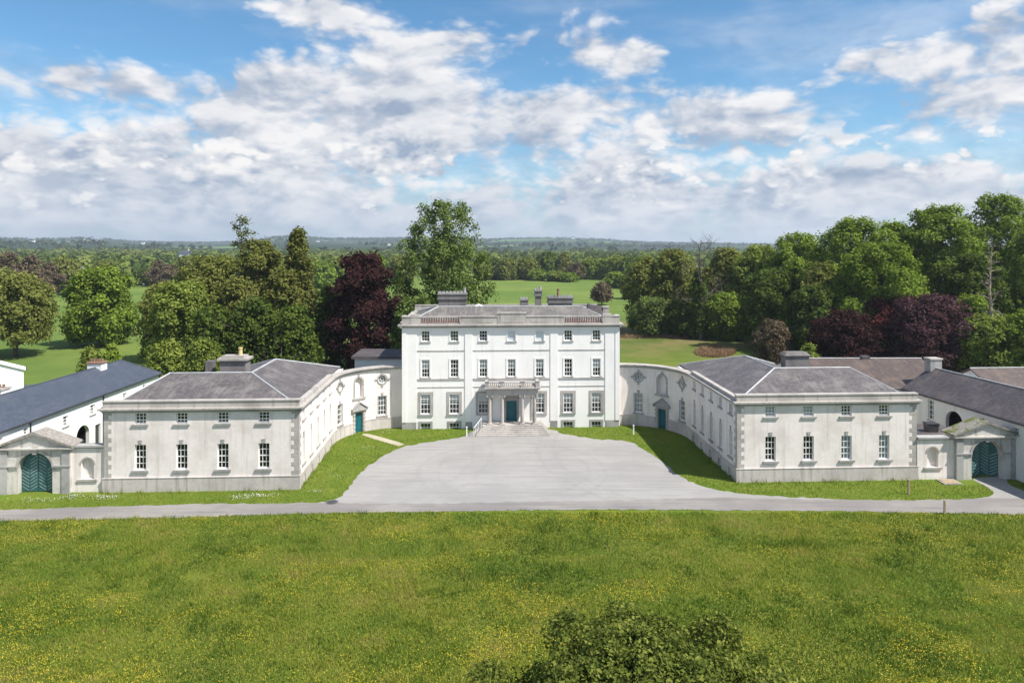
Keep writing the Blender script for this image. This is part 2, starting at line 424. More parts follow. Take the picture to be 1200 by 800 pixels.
# ------------------------------------------------------------------ building pieces
def window(T, P, uc, z0, w, h, cols, rows, rv=.18, blind=0.0, bmat='blind', sill=None, surround=None, key=False, kind='rect', label=None):
    u0, u1, z1 = uc-w/2, uc+w/2, z0+h
    f = MB(); d1 = -rv+.05; d0 = -rv-.03; fw = .065
    if kind == 'rect':
        f.pbox(P, u0-.01, u0+fw, z0, z1, d0, d1); f.pbox(P, u1-fw, u1+.01, z0, z1, d0, d1)
        f.pbox(P, u0+fw, u1-fw, z0-.01, z0+.10, d0, d1-.004); f.pbox(P, u0+fw, u1-fw, z1-fw, z1+.01, d0, d1-.004)
        for i in range(1, cols):
            u = u0+w*i/cols; f.pbox(P, u-.022, u+.022, z0+.05, z1-.03, d0+.02, d1-.02)
        for j in range(1, rows):
            z = z0+h*j/rows; b = .038 if j*2 == rows or (rows % 2 and j == rows//2) else .022
            f.pbox(P, u0+.03, u1-.03, z-b, z+b, d0+.023, d1-.016)
    else:
        c = ((u0+u1)/2, (z0+z1)/2); r = w/2
        for r0, r1 in ((r-.07, r+.01), (r*.34, r*.34+.05)):
            N = 24
            for i in range(N):
                a, b = 2*PI*i/N, 2*PI*(i+1)/N
                f.prism(P, [(c[0]+r0*math.cos(a), c[1]+r0*math.sin(a)), (c[0]+r1*math.cos(a), c[1]+r1*math.sin(a)),
                            (c[0]+r1*math.cos(b), c[1]+r1*math.sin(b)), (c[0]+r0*math.cos(b), c[1]+r0*math.sin(b))], d0, d1)
        for i in range(6):
            a = PI*i/3+.2; ca, sa = math.cos(a), math.sin(a); t = .024
            f.prism(P, [(c[0]+r*.36*ca-t*sa, c[1]+r*.36*sa+t*ca), (c[0]+r*.36*ca+t*sa, c[1]+r*.36*sa-t*ca),
                        (c[0]+(r-.03)*ca+t*sa, c[1]+(r-.03)*sa-t*ca), (c[0]+(r-.03)*ca-t*sa, c[1]+(r-.03)*sa+t*ca)], d0+.02, d1-.02)
    W_ = f.build('window', M['white_paint'], T, label=label)
    g = MB()
    if kind == 'rect': g.pbox(P, u0+.01, u1-.01, z0+.01, z1-.01, -rv-.012, -rv-.006)
    else:
        g.prism(P, [((u0+u1)/2+w*.495*math.cos(2*PI*i/20), (z0+z1)/2+w*.495*math.sin(2*PI*i/20)) for i in range(20)], -rv-.012, -rv-.006)
    g.build('pane', M['glass'], W_)
    if blind > 0:
        b = MB(); b.pbox(P, u0+.03, u1-.03, z1-h*blind, z1-.02, -rv-.045, -rv-.036); b.build('blind', M[bmat], W_)
    if sill:
        pr, sh, ov, sm = sill
        s_ = MB(); s_.pbox(P, u0-ov, u1+ov, z0-sh, z0-.002, -rv+.0, pr); s_.build('sill', M[sm], W_)
    if surround:
        sw, pr, sm = surround
        s_ = MB()
        if kind == 'rect':
            zb = z0-.12 if sill is None else z0
            s_.pbox(P, u0-sw, u0-.003, zb, z1+sw, -.02, pr); s_.pbox(P, u1+.003, u1+sw, zb, z1+sw, -.02, pr)
            s_.pbox(P, u0-.003, u1+.003, z1+.003, z1+sw, -.02, pr-.004)
            if sill is None: s_.pbox(P, u0-.003, u1+.003, z0-.12, z0-.003, -.02, pr+.03)
        else:
            c = ((u0+u1)/2, (z0+z1)/2); r = w/2; N = 24
            for i in range(N):
                a, b = 2*PI*i/N, 2*PI*(i+1)/N
                s_.prism(P, [(c[0]+(r+.004)*math.cos(a), c[1]+(r+.004)*math.sin(a)), (c[0]+(r+sw)*math.cos(a), c[1]+(r+sw)*math.sin(a)),
                             (c[0]+(r+sw)*math.cos(b), c[1]+(r+sw)*math.sin(b)), (c[0]+(r+.004)*math.cos(b), c[1]+(r+.004)*math.sin(b))], -.02, pr)
            for i in range(4):
                a = PI*i/2; ca, sa = math.cos(a), math.sin(a); t = .11; r0, r1 = r+.02, r+sw+.22
                s_.prism(P, [(c[0]+r0*ca-t*.8*sa, c[1]+r0*sa+t*.8*ca), (c[0]+r0*ca+t*.8*sa, c[1]+r0*sa-t*.8*ca),
                             (c[0]+r1*ca+t*sa, c[1]+r1*sa-t*ca), (c[0]+r1*ca-t*sa, c[1]+r1*sa+t*ca)], -.02, pr+.03)
        s_.build('surround', M[sm], W_)
    if key:
        s_ = MB(); s_.prism(P, [(uc-.10, z1+.03), (uc+.10, z1+.03), (uc+.15, z1+.38), (uc-.15, z1+.38)], -.02, .05); s_.build('keystone', M['stone'], W_)
    return W_

def ring_copy(proto, parent, loc):
    c = proto.copy(); COL.objects.link(c); c.parent = parent; c.location = loc; return c

def balustrade(T, P, u0, u1, z0, z1, dc, mat_rail, mat_bal, gap=.25, hw=.13, br=.07):
    b = MB(); b.pbox(P, u0, u1, z0, z0+.12, dc-hw, dc+hw); b.pbox(P, u0, u1, z1-.13, z1, dc-hw-.02, dc+hw+.02)
    B = b.build('balustrade', M[mat_rail], T)
    n = int((u1-u0)/gap); hgt = z1-.13-(z0+.12); first = None
    org = Vector(ORG[T])
    for i in range(n):
        u = u0+(u1-u0)*(i+.5)/n; p = Vector(P(u, z0+.12, dc))-org
        if first is None:
            q = MB(); q.lathe((0, 0, 0), [(br, 0), (br, .05*hgt), (br*.6, .12*hgt), (br*1.05, .38*hgt), (br*.55, .72*hgt), (br*.6, .86*hgt), (br, .9*hgt), (br, hgt)], 8)
            ORGsave = ORG[T]; ORG[T] = (0, 0, 0); first = q.build('baluster', M[mat_bal], B, smooth=True); ORG[T] = ORGsave
            first.location = p
        else: ring_copy(first, B, p)
    return B

def cornice(T, segs, prof, mat, name='cornice'):
    """segs: (P, u0, u1); prof: (z0, z1, d0, d1)"""
    b = MB()
    for P, u0, u1 in segs:
        for z0, z1, d0, d1 in prof: b.pbox(P, u0, u1, z0, z1, d0, d1)
    return b.build(name, M[mat], T)

def quoins(b, P, u_edge, sgn, z0, z1, proud=.018):
    z = z0; i = 0
    while z < z1-.1:
        h = min(.36, z1-z); w = .62 if i % 2 == 0 else .36
        a, c = sorted((u_edge, u_edge+sgn*w)); b.pbox(P, a, c, z+.012, z+h-.012, -.02, proud); z += h; i += 1

def ridge_caps(T, segs, mat='lead', r=.11, name='ridge_capping'):
    b = MB()
    for a, c in segs: b.tube([a, c], r, 6)
    return b.build(name, M[mat], T)

def castellated_chimney(T, x0, x1, y0, y1, z0, z1, mat='stone_dk', n=7):
    b = MB(); b.box(x0+.12, x1-.12, y0+.12, y1-.12, z0, z1-.9); b.box(x0, x1, y0, y1, z1-.9, z1-.72); b.box(x0+.06, x1-.06, y0+.06, y1-.06, z1-.72, z1-.34)
    b.box(x0-.03, x1+.03, y0-.03, y1+.03, z1-.34, z1-.24)
    C = b.build('chimney', M[mat], T)
    step = (x1-x0)/n; q = MB(); q.box(x0+.002, x1-.002, y0+.002, y1-.002, z1-.24, z1-.20)
    for i in range(n):
        for yy in ((y0, y0+.3), (y1-.3, y1)):
            q.box(x0+step*(i+.16), x0+step*(i+.84), yy[0], yy[1], z1-.22, z1)
    q.build('crenellation', M['stone'], C)
    return C

# ------------------------------------------------------------------ the great house
H = thing('manor_house', 'white three storey country house with pillared porch at the centre of the court', 'house', (0, 0, 0), True)
HW, HD = 11.97, 15.0
PF = Flat(-HW, 0, 0); PR = Flat(HW, 0, 90); PBk = Flat(HW, HD, 180); PL = Flat(-HW, HD, 270)
bays = [-9.4, -6.26, -3.1, 0.0, 3.1, 6.26, 9.4]
ops = []
for i, x in enumerate(bays):
    u = x+HW
    if i not in (3, 4): ops.append((u-.44, u+.44, 9.54, 10.70, 'rect', .16, .9))
    else: ops.append((u-.44, u+.44, 9.54, 10.70, 'rect', .12, .12))
    ops.append((u-.44, u+.44, 5.62, 7.55, 'rect', .12, .9))
    if i != 3: ops.append((u-.54, u+.54, 1.62, 3.78, 'rect', .12, .9))
    if i in (0, 1, 5, 6): ops.append((u-.54, u+.54, -.35, .62, 'rect', .2, .9))
ops.append((HW-.58, HW+.58, .72, 3.0, 'rect', .3, .3))
b = MB(); wall(b, PF, 2*HW, -.6, 11.4, ops); 
wall(b, PR, HD, -.6, 11.4); wall(b, PBk, 2*HW, -.6, 11.4); wall(b, PL, HD, -.6, 11.4)
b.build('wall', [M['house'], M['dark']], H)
for i, x in enumerate(bays):
    u = x+HW
    if i in (3, 4):
        q = MB(); q.pbox(PF, u-.56, u-.443, 9.54, 10.82, -.01, .04); q.pbox(PF, u+.443, u+.56, 9.54, 10.82, -.01, .04); q.pbox(PF, u-.443, u+.443, 10.703, 10.82, -.01, .036)
        B_ = q.build('blind_window', M['house'], H, label='blank recess painted as a closed window')
        q = MB(); q.pbox(PF, u-.6, u+.6, 9.42, 9.537, -.05, .09); q.build('sill', M['stone'], B_)
        q = MB(); q.pbox(PF, u-.36, u+.36, 9.6, 10.62, -.125, -.10, 0); q.build('panel', M['curtain'], B_)
    else: window(H, PF, u, 9.54, .88, 1.16, 3, 3, .16, 0, sill=(.09, .12, .14, 'stone'), surround=(.13, .04, 'house'))
    window(H, PF, u, 5.62, .88, 1.93, 3, 4, .11, 0 if i in (1, 5) else .47, surround=(.17, .04, 'house'), sill=(.08, .12, .14, 'stone'))
    if i != 3: window(H, PF, u, 1.62, 1.08, 2.16, 3, 4, .11, .42, surround=(.28, .05, 'stone_lt'), sill=(.12, .16, .28, 'stone'))
    if i in (0, 1, 5, 6): window(H, PF, u, -.35, 1.08, .97, 3, 2, .2, 0, surround=(.22, .05, 'stone'), sill=(.1, .1, .2, 'stone'))
# raised strips, string courses and thin edges
for (a, c) in ((.02, 1.62), (6.86, 7.70), (2*HW-7.70, 2*HW-6.86), (2*HW-1.62, 2*HW-.02)):
    b = MB(); b.pbox(PF, a, c, .75, 11.08, -.01, .065); b.pbox(PF, a+.06, c-.06, .0, .75, -.01, .055, 1)
    if a < 1: b.pbox(PF, .02, .5, .75, 11.08, .05, .12)
    if a > 20: b.pbox(PF, 2*HW-.5, 2*HW-.02, .75, 11.08, .05, .12)
    b.build('pilaster', [M['house'], M['stone']], H)
b = MB()
for (a, c) in ((1.63, 6.85), (7.71, 2*HW-7.71), (2*HW-6.85, 2*HW-1.63)):
    b.pbox(PF, a, c, 8.50, 8.58, -.01, .05); b.pbox(PF, a, c, 5.34, 5.49, -.01, .075); b.pbox(PF, a, c, 4.54, 4.60, -.01, .05)
b.build('string_course', M['stone_lt'], H)
cornice(H, [(PF, -.4, 2*HW+.4), (PR, -.4, HD+.4), (PBk, -.4, 2*HW+.4), (PL, -.4, HD+.4)],
        [(11.05, 11.18, -.05, .14), (11.18, 11.27, -.05, .27)], 'stone')
b = MB(); b.box(-HW-.42, HW+.42, -.42, HD+.42, 11.27, 11.41); b.build('cornice_slab', M['stone_lt'], H)
# parapet
b = MB()
solid = [(0, 2.02, 12.2), (6.30, 10.42, 12.2), (13.57, 17.80, 12.2), (22.02, 2*HW, 12.2)]
for a, c, t in solid:
    b.pbox(PF, a, c, 11.41, t, -.35, .02); b.pbox(PF, a-.03, c+.03, t, t+.10, -.40, .08)
b.pbox(PF, .9, 1.9, 11.41, 12.5, -.38, .05); b.pbox(PF, 2*HW-1.9, 2*HW-.9, 11.41, 12.5, -.38, .05)
b.pbox(PF, 6.5, 6.9, 12.3, 12.36, -.38, .06)
b.pbox(PF, 10.43, 13.56, 11.41, 12.55, -.38, .06); b.pbox(PF, 10.36, 13.63, 12.55, 12.68, -.44, .12)
for (a, c, z) in ((8.27, 9.9, 11.98), (14.08, 15.7, 11.98), (10.7, 13.3, 12.4)):
    b.pbox(PF, a, c, 11.6, z, .0, .045) if z < 12.1 else b.pbox(PF, a, c, 11.6, z, .05, .085)
for P_, a_, c_ in ((PR, .36, 1.5), (PBk, .0, 2*HW), (PL, HD-1.5, HD-.36)):
    b.pbox(P_, a_, c_, 11.41, 12.19, -.35, .02); b.pbox(P_, a_, c_, 12.19, 12.29, -.4, .08)
for P_, a_, c_ in ((PR, 1.5, HD-.4), (PL, .4, HD-1.5)): b.pbox(P_, a_, c_, 11.41, 11.6, -.35, .02)
b.build('parapet', M['stone_lt'], H)
balustrade(H, PF, 2.05, 6.27, 11.42, 12.28, -.16, 'stone_lt', 'redstone', .25)
balustrade(H, PF, 2*HW-6.11, 2*HW-1.95, 11.42, 12.28, -.16, 'stone_lt', 'redstone', .25)
# roof
ex, ey0, ey1, rx, ry0, ry1, ez, rz_ = 11.45, .55, HD-.55, 8.3, 4.3, 10.7, 11.55, 12.98
b = MB()
A_, B_, C_, D_ = (-ex, ey0, ez), (ex, ey0, ez), (ex, ey1, ez), (-ex, ey1, ez)
a_, b_, c_, d_ = (-rx, ry0, rz_), (rx, ry0, rz_), (rx, ry1, rz_), (-rx, ry1, rz_)
b.face([A_, B_, b_, a_]); b.face([B_, C_, b_]); b.face([C_, D_, a_, b_]); b.face([D_, A_, a_])
RF = b.build('roof', [M['slate_house'], M['lead']], H)
q = MB()
for s_, e_ in ((A_, a_), (B_, b_), (a_, b_), (C_, b_), (D_, a_)): q.tube([s_, e_], .07, 6)
q.build('ridge_capping', M['lead'], RF)
q = MB(); q.tube([(-4.1, ry0+.3, rz_-.1), (-3.6, ry0+.5, rz_+.14), (-3.1, ry0+.3, rz_-.1)], .13, 6); q.build('ridge_vent', M['white_paint'], RF)
def on(o, par): o.parent = par
C1 = castellated_chimney(H, -8.5, -5.0, 6.0, 7.3, 12.3, 14.55, n=8)
C2 = castellated_chimney(H, 4.6, 7.65, 6.0, 7.3, 12.3, 14.05, n=8)
C3 = castellated_chimney(H, 3.05, 4.0, 6.6, 7.5, 12.3, 14.85, n=3)
C4 = castellated_chimney(H, 1.35, 2.35, 7.0, 7.9, 12.2, 13.75, n=3)
q = MB(); q.lathe((-5.3, 6.6, 14.4), [(.16, 0), (.14, .5), (.18, .55), (.18, .62)], 10); q.build('chimney_pot', M['stone'], C1)
q = MB(); q.lathe((5.9, 6.6, 13.9), [(.17, 0), (.14, .8), (.18, .86), (.18, .95)], 10); q.build('chimney_pot', M['pot'], C2)
q = MB(); q.lathe((3.75, 7.0, 14.7), [(.15, 0), (.13, .4), (.17, .45), (.17, .5)], 10); q.build('chimney_pot', M['stone'], C3)
# dark roof light housing and white stack on the east side of the roof
b = MB(); b.hexa([(9.0, 4.2, 12.1), (10.9, 4.2, 12.1), (10.9, 5.6, 12.1), (9.0, 5.6, 12.1), (9.2, 4.4, 13.15), (10.7, 4.4, 12.9), (10.7, 5.4, 12.9), (9.2, 5.4, 13.15)])
b.build('roof_housing', M['slate_old'], H)
b = MB(); b.box(10.9, 11.6, 4.3, 5.1, 11.6, 12.75); b.box(10.85, 11.65, 4.25, 5.15, 12.75, 12.9); b.build('chimney', M['stone_lt'], H, label='small pale stack at the roof edge')

# porch
PD = 1.75; pw = 2.78; fz = .80
b = MB()
b.box(-pw, pw, -PD-.05, -.01, 4.03, 4.55); b.box(-pw-.06, pw+.06, -PD-.11, -.01, 4.55, 4.63)
b.box(-pw-.18, pw+.18, -PD-.23, -.01, 4.63, 4.73); b.box(-pw-.28, pw+.28, -PD-.33, -.01, 4.73, 4.83)
b.box(-2.62, -2.14, -.09, .0, fz, 4.03); b.box(2.14, 2.62, -.09, .0, fz, 4.03)
b.build('porch', M['stone_lt'], H)
for x in (-2.42, -1.08, 1.08, 2.42):
    b = MB(); c = (x, -PD+.2, fz)
    b.lathe(c, [(.20, .22), (.20, .5), (.192, 1.4), (.168, 2.95)], 18)
    K = b.build('column', M['stone_lt'], H, smooth=True)
    b = MB(); b.box(x-.31, x+.31, c[1]-.31, c[1]+.31, fz, fz+.12); b.lathe(c, [(.27, .12), (.27, .17), (.225, .19), (.22, .21), (.205, .22)], 18); b.build('base', M['stone_lt'], K)
    b = MB(); b.box(x-.29, x+.29, c[1]-.24, c[1]+.24, fz+3.16, 4.025); b.lathe(c, [(.168, 2.95), (.20, 2.99), (.19, 3.03), (.23, 3.16)], 18)
    for sx_ in (-1, 1):
        b.tube([(x+sx_*.255, c[1]-.26, fz+3.08), (x+sx_*.255, c[1]+.26, fz+3.08)], .095, 10)
    b.build('capital', M['stone_lt'], K)
PPF = Flat(-pw-.1, -PD-.05, 0); PPL = Flat(-pw-.1, -.1, 270); PPR = Flat(pw+.1, -PD-.05, 90)
b = MB()
for x in (-pw+.05, -1.12, 1.12, pw-.05): b.box(x-.2, x+.2, -PD-.2, -PD+.16, 4.83, 5.44); b.box(x-.24, x+.24, -PD-.24, -PD+.2, 5.44, 5.52)
b.build('pedestal', M['stone'], H)
for (a, c) in ((.2, 1.55), (1.97, 3.79), (4.21, 5.56)):
    balustrade(H, PPF, a+.0, c, 4.835, 5.40, -.05, 'stone_lt', 'stone_lt', .2, .10, .055)
balustrade(H, PPL, .1, PD-.2, 4.835, 5.40, -.12, 'stone_lt', 'stone_lt', .2, .10, .055)
balustrade(H, PPR, .25, PD-.1, 4.835, 5.40, -.12, 'stone_lt', 'stone_lt', .2, .10, .055)
# door
b = MB(); b.pbox(PF, HW-.56, HW+.56, .74, 2.98, -.28, -.20)
for j in range(3):
    for s_ in (-1, 1):
        uc = HW+s_*.27; b.pbox(PF, uc-.19, uc+.19, 0.88+j*.7, 0.88+j*.7+.56, -.2, -.18)
DR = b.build('door', M['teal'], H)
q = MB(); q.tube([(.42, .19, 1.8), (.42, .10, 1.8)], .035, 8); q.build('handle', M['iron'], DR)
q = MB(); q.pbox(PF, HW-.82, HW-.583, fz, 3.28, -.02, .09); q.pbox(PF, HW+.583, HW+.82, fz, 3.28, -.02, .09); q.pbox(PF, HW-.583, HW+.583, 3.003, 3.28, -.02, .086)
q.pbox(PF, HW-.95, HW+.95, 3.28, 3.46, -.02, .2); q.build('surround', M['stone'], DR)
# steps with cheek walls
b = MB()
b.box(-3.2, 3.2, -PD-.35, -.01, .0, fz)
n = 5
for i in range(n): b.box(-3.2-.14*(i+1), 3.2+.14*(i+1), -PD-.35-.25*(i+1), -.01+0*i-.002*(i+1), -.2-.003*i, fz*(1-(i+1)/(n+1)))
b.build('steps', M['stone_lt'], H)
b = MB()
pts = [(-3.3-.16*i, -PD-.3-.27*i, fz*(1-i/6)) for i in range(6)]
for i, p in enumerate(pts):
    if i % 1 == 0: b.tube([p, (p[0], p[1], p[2]+.85)], .03, 6)
b.tube([(p[0], p[1], p[2]+.85) for p in pts], .028, 6)
b.build('handrail', M['white_paint'], H)

# ------------------------------------------------------------------ curved link walls
def pediment(b, P, uc, w, z, h, d0, d1, th=.14):
    b.pbox(P, uc-w, uc+w, z, z+th, d0, d1)
    b.prism(P, [(uc-w*.95, z+th), (uc+w*.95, z+th), (uc, z+h)], d0, d1-.12)
    for s_ in (-1, 1):
        b.prism(P, [(uc+s_*(w+.03), z+th), (uc+s_*(w+.03), z+th+.13), (uc, z+h+.13), (uc, z+h-.01)], d0, d1+.01)
CR = 6.3
def curved(side):
    sx_ = 1 if side > 0 else -1
    T = thing('curved_wall', 'curved %s wall with a teal door joining the house to the %s wing' % (('shaded', 'right') if side > 0 else ('sunlit', 'left')), 'wall', (sx_*15.6, -1.0, 0), True, group='curved link walls')
    P = Arc(12*sx_, -5.5, CR, 90 if side > 0 else 180); L = CR*PI/2
    # bays by angle measured from the wing
    def U(phi): return CR*R(90-phi) if side > 0 else CR*R(phi)
    ow, od, oi = U(70), U(45), U(19)
    ops = [(od-.52, od+.52, -.05, 2.15, 'rect', .3, .3), (od-.5, od+.5, 3.75, 5.85, 'arch', .35, .35)]
    for u in (ow, oi): ops += [(u-.45, u+.45, 1.45, 3.55, 'rect', .22, .8), (u-.44, u+.44, 4.95, 5.83, 'circle', .22, .7)]
    b = MB(); wall(b, P, L, -.6, 6.75, ops, .55, back=2); b.build('wall', [M['curve'], M['dark']], T)
    for u in (ow, oi):
        window(T, P, u, 1.45, .9, 2.1, 3, 5 if 0 else 4, .2, 0, sill=(.12, .15, .2, 'stone'), surround=(.06, .02, 'stone'), key=True)
        window(T, P, u, 4.95, .88, .88, 1, 1, .2, 0, kind='circle', surround=(.17, .05, 'stone'))
    b = MB(); b.pbox(P, od-.5, od+.5, -.03, 2.13, -.28, -.2)
    for i in range(6): b.pbox(P, od-.46+.155*i, od-.46+.155*i+.13, .05, 2.05, -.2, -.18)
    D = b.build('door', M['teal'] , T)
    b = MB()
    b.pbox(P, od-.74, od-.523, 0, 2.36, -.02, .09); b.pbox(P, od+.523, od+.74, 0, 2.36, -.02, .09); b.pbox(P, od-.523, od+.523, 2.153, 2.36, -.02, .086)
    for j in range(5):
        for s_ in (-1, 1): b.pbox(P, od+s_*.66-.14, od+s_*.66+.14, .1+j*.44, .1+j*.44+.24, -.02, .13)
    b.build('surround', M['stone_lt'], D)
    b = MB(); pediment(b, P, od, 1.02, 2.37, .85, -.02, .3); b.build('pediment', M['stone'], D)
    b = MB()
    poly, _ = shape_poly('arch', od-.5, od+.5, 3.75, 5.85); po2, _ = shape_poly('arch', od-.68, od+.68, 3.75, 6.03)
    for (p, q_), (r_, s_) in zip(zip(poly, poly[1:]), zip(po2, po2[1:])):
        if min(p[1], q_[1]) < 3.76 and max(p[1], q_[1]) < 3.9: continue
        b.prism(P, [p, r_, s_, q_], .001, .05)
    b.pbox(P, od-.85, od+.85, 3.55, 3.745, -.02, .14); b.pbox(P, od-.12, od+.12, 5.9, 6.22, .0, .09)
    b.build('niche_surround', M['stone'], T)
    cornice(T, [(P, -.0, L)], [(6.45, 6.58, -.05, .12), (6.58, 6.68, -.05, .22)], 'stone')
    b = MB(); b.pbox(P, 0, L, 6.68, 6.82, -.62, .36); b.build('coping', M['stone_lt'], T)
    b = MB()
    for (a, c) in ((0, od-.76), (od+.76, L)): b.pbox(P, a, c, -.5, 1.12, -.02, .09); b.pbox(P, a, c, 1.12, 1.19, -.02, .13)
    b.build('plinth', M['plinth'], T)
    return T
curved(-1); curved(1)

# ------------------------------------------------------------------ wings
def wing(side):
    s_ = 1 if side > 0 else -1
    X0, X1, Y0, Y1 = 18.3, 33.95, -18.05, -5.5
    T = thing('wing_pavilion', '%s side wing with hipped slate roof, %s' % (('right', 'inner wall in shade') if side > 0 else ('left', 'yellow pot on its chimney')),
              'building', (s_*26, -12, 0), True, group='side wings of the court')
    mate = 'wing'
    if side > 0:
        PFr = Flat(X0, Y0, 0); PIn = Flat(X0, Y1, 270); POut = Flat(X1, Y0, 90); PBack = Flat(X1, -6.8, 180)
        e_in = X0; 
    else:
        PFr = Flat(-X1, Y0, 0); PIn = Flat(-X0, Y0, 90); POut = Flat(-X1, -6.8, 270); PBack = Flat(-X1, -6.8, 180)
    LF = X1-X0; LI = Y1-Y0
    cs = [2.9+3.3*i for i in range(4)]
    ops = []
    for c in cs: ops += [(c-.44, c+.44, 5.5, 6.38, 'rect', .2, .8), (c-.45, c+.45, 1.75, 3.82, 'rect', .2, .8)]
    b = MB(); wall(b, PFr, LF, -.6, 6.7, ops, .5)
    ci = [1.45+2.52*i for i in range(5)]                     # measured from the front corner
    ci = [LI-c for c in ci] if side > 0 else ci
    opi = []
    for c in ci: opi += [(c-.36, c+.36, 5.45, 6.3, 'rect', .22, .8), (c-.38, c+.38, 1.75, 4.0, 'rect', .22, .8), (c-.38, c+.38, -.3, .75, 'rect', .2, .7)]
    wall(b, PIn, LI, -.6, 6.7, opi, .5)
    wall(b, POut, 11.25, -.6, 6.7)
    # plain rear walls closing the L
    if side > 0:
        wall(b, Flat(X1, -6.8, 180), 4.3, -.6, 6.7); wall(b, Flat(29.65, -6.8, 90), 7.0, -.6, 6.7); wall(b, Flat(29.65, .2, 180), 11.3, -.6, 6.7); wall(b, Flat(18.35, .2, 270), 5.7, -.6, 6.7)
    else:
        wall(b, Flat(-29.65, -6.8, 180), 4.3, -.6, 6.7); wall(b, Flat(-29.65, .2, 270), 7.0, -.6, 6.7); wall(b, Flat(-18.35, .2, 180), 11.3, -.6, 6.7); wall(b, Flat(-18.35, -5.5, 90), 5.7, -.6, 6.7)
    b.build('wall', [M[mate], M['dark']], T)
    for i, c in enumerate(cs):
        up = (side > 0 and i in (0, 1)); lo = (side > 0 and i in (2, 3))
        window(T, PFr, c, 5.5, .88, .88, 4 if 0 else 3, 3, .2, .97 if up else 0, 'curtain', sill=(.12, .15, .22, 'stone'))
        window(T, PFr, c, 1.75, .9, 2.07, 3, 4, .2, .97 if lo else (.0), 'curtain', sill=(.14, .17, .22, 'stone'), key=True)
    for c in ci:
        window(T, PIn, c, 5.45, .72, .85, 2, 3, .2, .97 if side < 0 else 0, 'curtain', sill=(.12, .15, .16, 'stone' if side > 0 else 'stone_lt'))
        window(T, PIn, c, 1.75, .76, 2.25, 3, 4, .2, .97 if side < 0 else 0, 'curtain', sill=(.12, .16, .16, 'stone' if side > 0 else 'stone_lt'), key=True)
        window(T, PIn, c, -.3, .76, 1.05, 2, 2, .2, .97 if side < 0 else 0, 'curtain')
    b = MB()
    b.pbox(PFr, -.09, LF+.09, -.5, 1.10, -.02, .09); b.pbox(PFr, -.11, LF+.11, 1.10, 1.16, -.02, .12)
    us = sorted(ci); prev = 0.0
    for c in us+[None]:
        a, e = prev, (c-.4 if c is not None else LI); b.pbox(PIn, a, e, -.5, 1.10, -.02, .085)
        if c is not None:
            b.pbox(PIn, c-.4, c+.4, .78, 1.10, -.02, .085); prev = c+.4
    b.pbox(PIn, 0, LI, 1.10, 1.16, -.02, .115)
    b.build('plinth', M['plinth'], T)
    for e_ in (0, 1):
        b = MB(); quoins(b, PFr, LF*e_, 1-2*e_, 1.18, 6.42)
        if e_ == (0 if side > 0 else 1): quoins(b, PIn, LI if side > 0 else 0, -1 if side > 0 else 1, 1.18, 6.42)
        b.build('quoins', M['stone_lt'], T)
    ei0, ei1 = (0, LI+.3) if side > 0 else (-.3, LI)
    cornice(T, [(PFr, -.12, LF+.12), (PIn, ei0 if side > 0 else -.12, ei1-.18 if side > 0 else LI)], [(6.45, 6.58, -.05, .12)], 'stone')
    cornice(T, [(PFr, -.22, LF+.22), (PIn, 0 if side > 0 else -.22, LI+.22 if side > 0 else LI)], [(6.583, 6.68, -.05, .22)], 'stone')
    b = MB()
    x0, x1 = sorted((s_*(X0-.35), s_*(X0+.55))); b.box(x0, x1, Y0+.551, Y1, 6.683, 6.82)
    b.box(*sorted((s_*(X0-.35), s_*(X1+.35))), Y0-.35, Y0+.55, 6.683, 6.82)
    b.box(*sorted((s_*(X0-.04), s_*(X0+.40))), Y0+.401, Y1, 6.82, 7.12)
    b.box(*sorted((s_*(X0-.04), s_*(X1+.04))), Y0-.04, Y0+.40, 6.82, 7.30)
    b.box(*sorted((s_*(X0-.10), s_*(X1+.10))), Y0-.10, Y0+.46, 7.30, 7.40)
    b.build('parapet', M['stone_lt'], T)
    if side > 0:
        q = MB(); q.box(X1+.003, X1+.10, Y0+.3, Y0+.4, 0, 6.4); q.build('downpipe', M['gutter'], T)
    # roof
    def p(x, y, z): return (s_*x, y, z)
    ez, rz = 6.84, 8.6
    A = p(18.62, -17.62, ez); B = p(33.7, -17.62, ez); C = p(31.2, -12.4, rz); D = p(24.0, -12.4, rz); E = p(24.0, -5.2, rz)
    F = p(18.62, -.05, ez); G = p(29.4, -.05, ez); Hh = p(29.4, -7.0, ez); I = p(33.7, -7.0, ez)
    b = MB()
    for f in ((A, B, C, D), (A, D, E, F), (F, E, G), (G, E, D, Hh), (Hh, D, C, I), (B, I, C)): b.face(list(f))
    rf = b.build('roof', M['slate_wing'], T)
    q = MB()
    for a, c in ((A, D), (D, C), (D, E), (E, F), (B, C), (E, G), (C, I)): q.tube([a, c], .075, 6)
    q.build('ridge_capping', M['lead'], rf)
    # chimney
    b = MB()
    if side > 0:
        b.box(25.6, 27.9, -11.2, -10.2, 7.3, 9.55); b.hexa([(25.45, -11.35, 9.55), (28.05, -11.35, 9.55), (28.05, -10.05, 9.55), (25.45, -10.05, 9.55), (25.8, -11.1, 9.85), (27.7, -11.1, 9.85), (27.7, -10.3, 9.85), (25.8, -10.3, 9.85)])
        b.build('chimney', M['stone_dk'], T)
    else:
        b.box(-27.35, -25.0, -11.0, -9.7, 7.3, 9.45, 0); b.box(-27.55, -24.8, -11.2, -9.5, 9.45, 9.65, 1); b.box(-27.2, -25.15, -10.9, -9.8, 9.65, 9.85, 1)
        ch = b.build('chimney', [M['stone_dk'], M['stone_lt']], T)
        q = MB(); q.lathe((-25.7, -10.35, 9.85), [(.2, 0), (.17, .55), (.21, .6), (.21, .7)], 10); q.build('chimney_pot', M['pot_y'], ch)
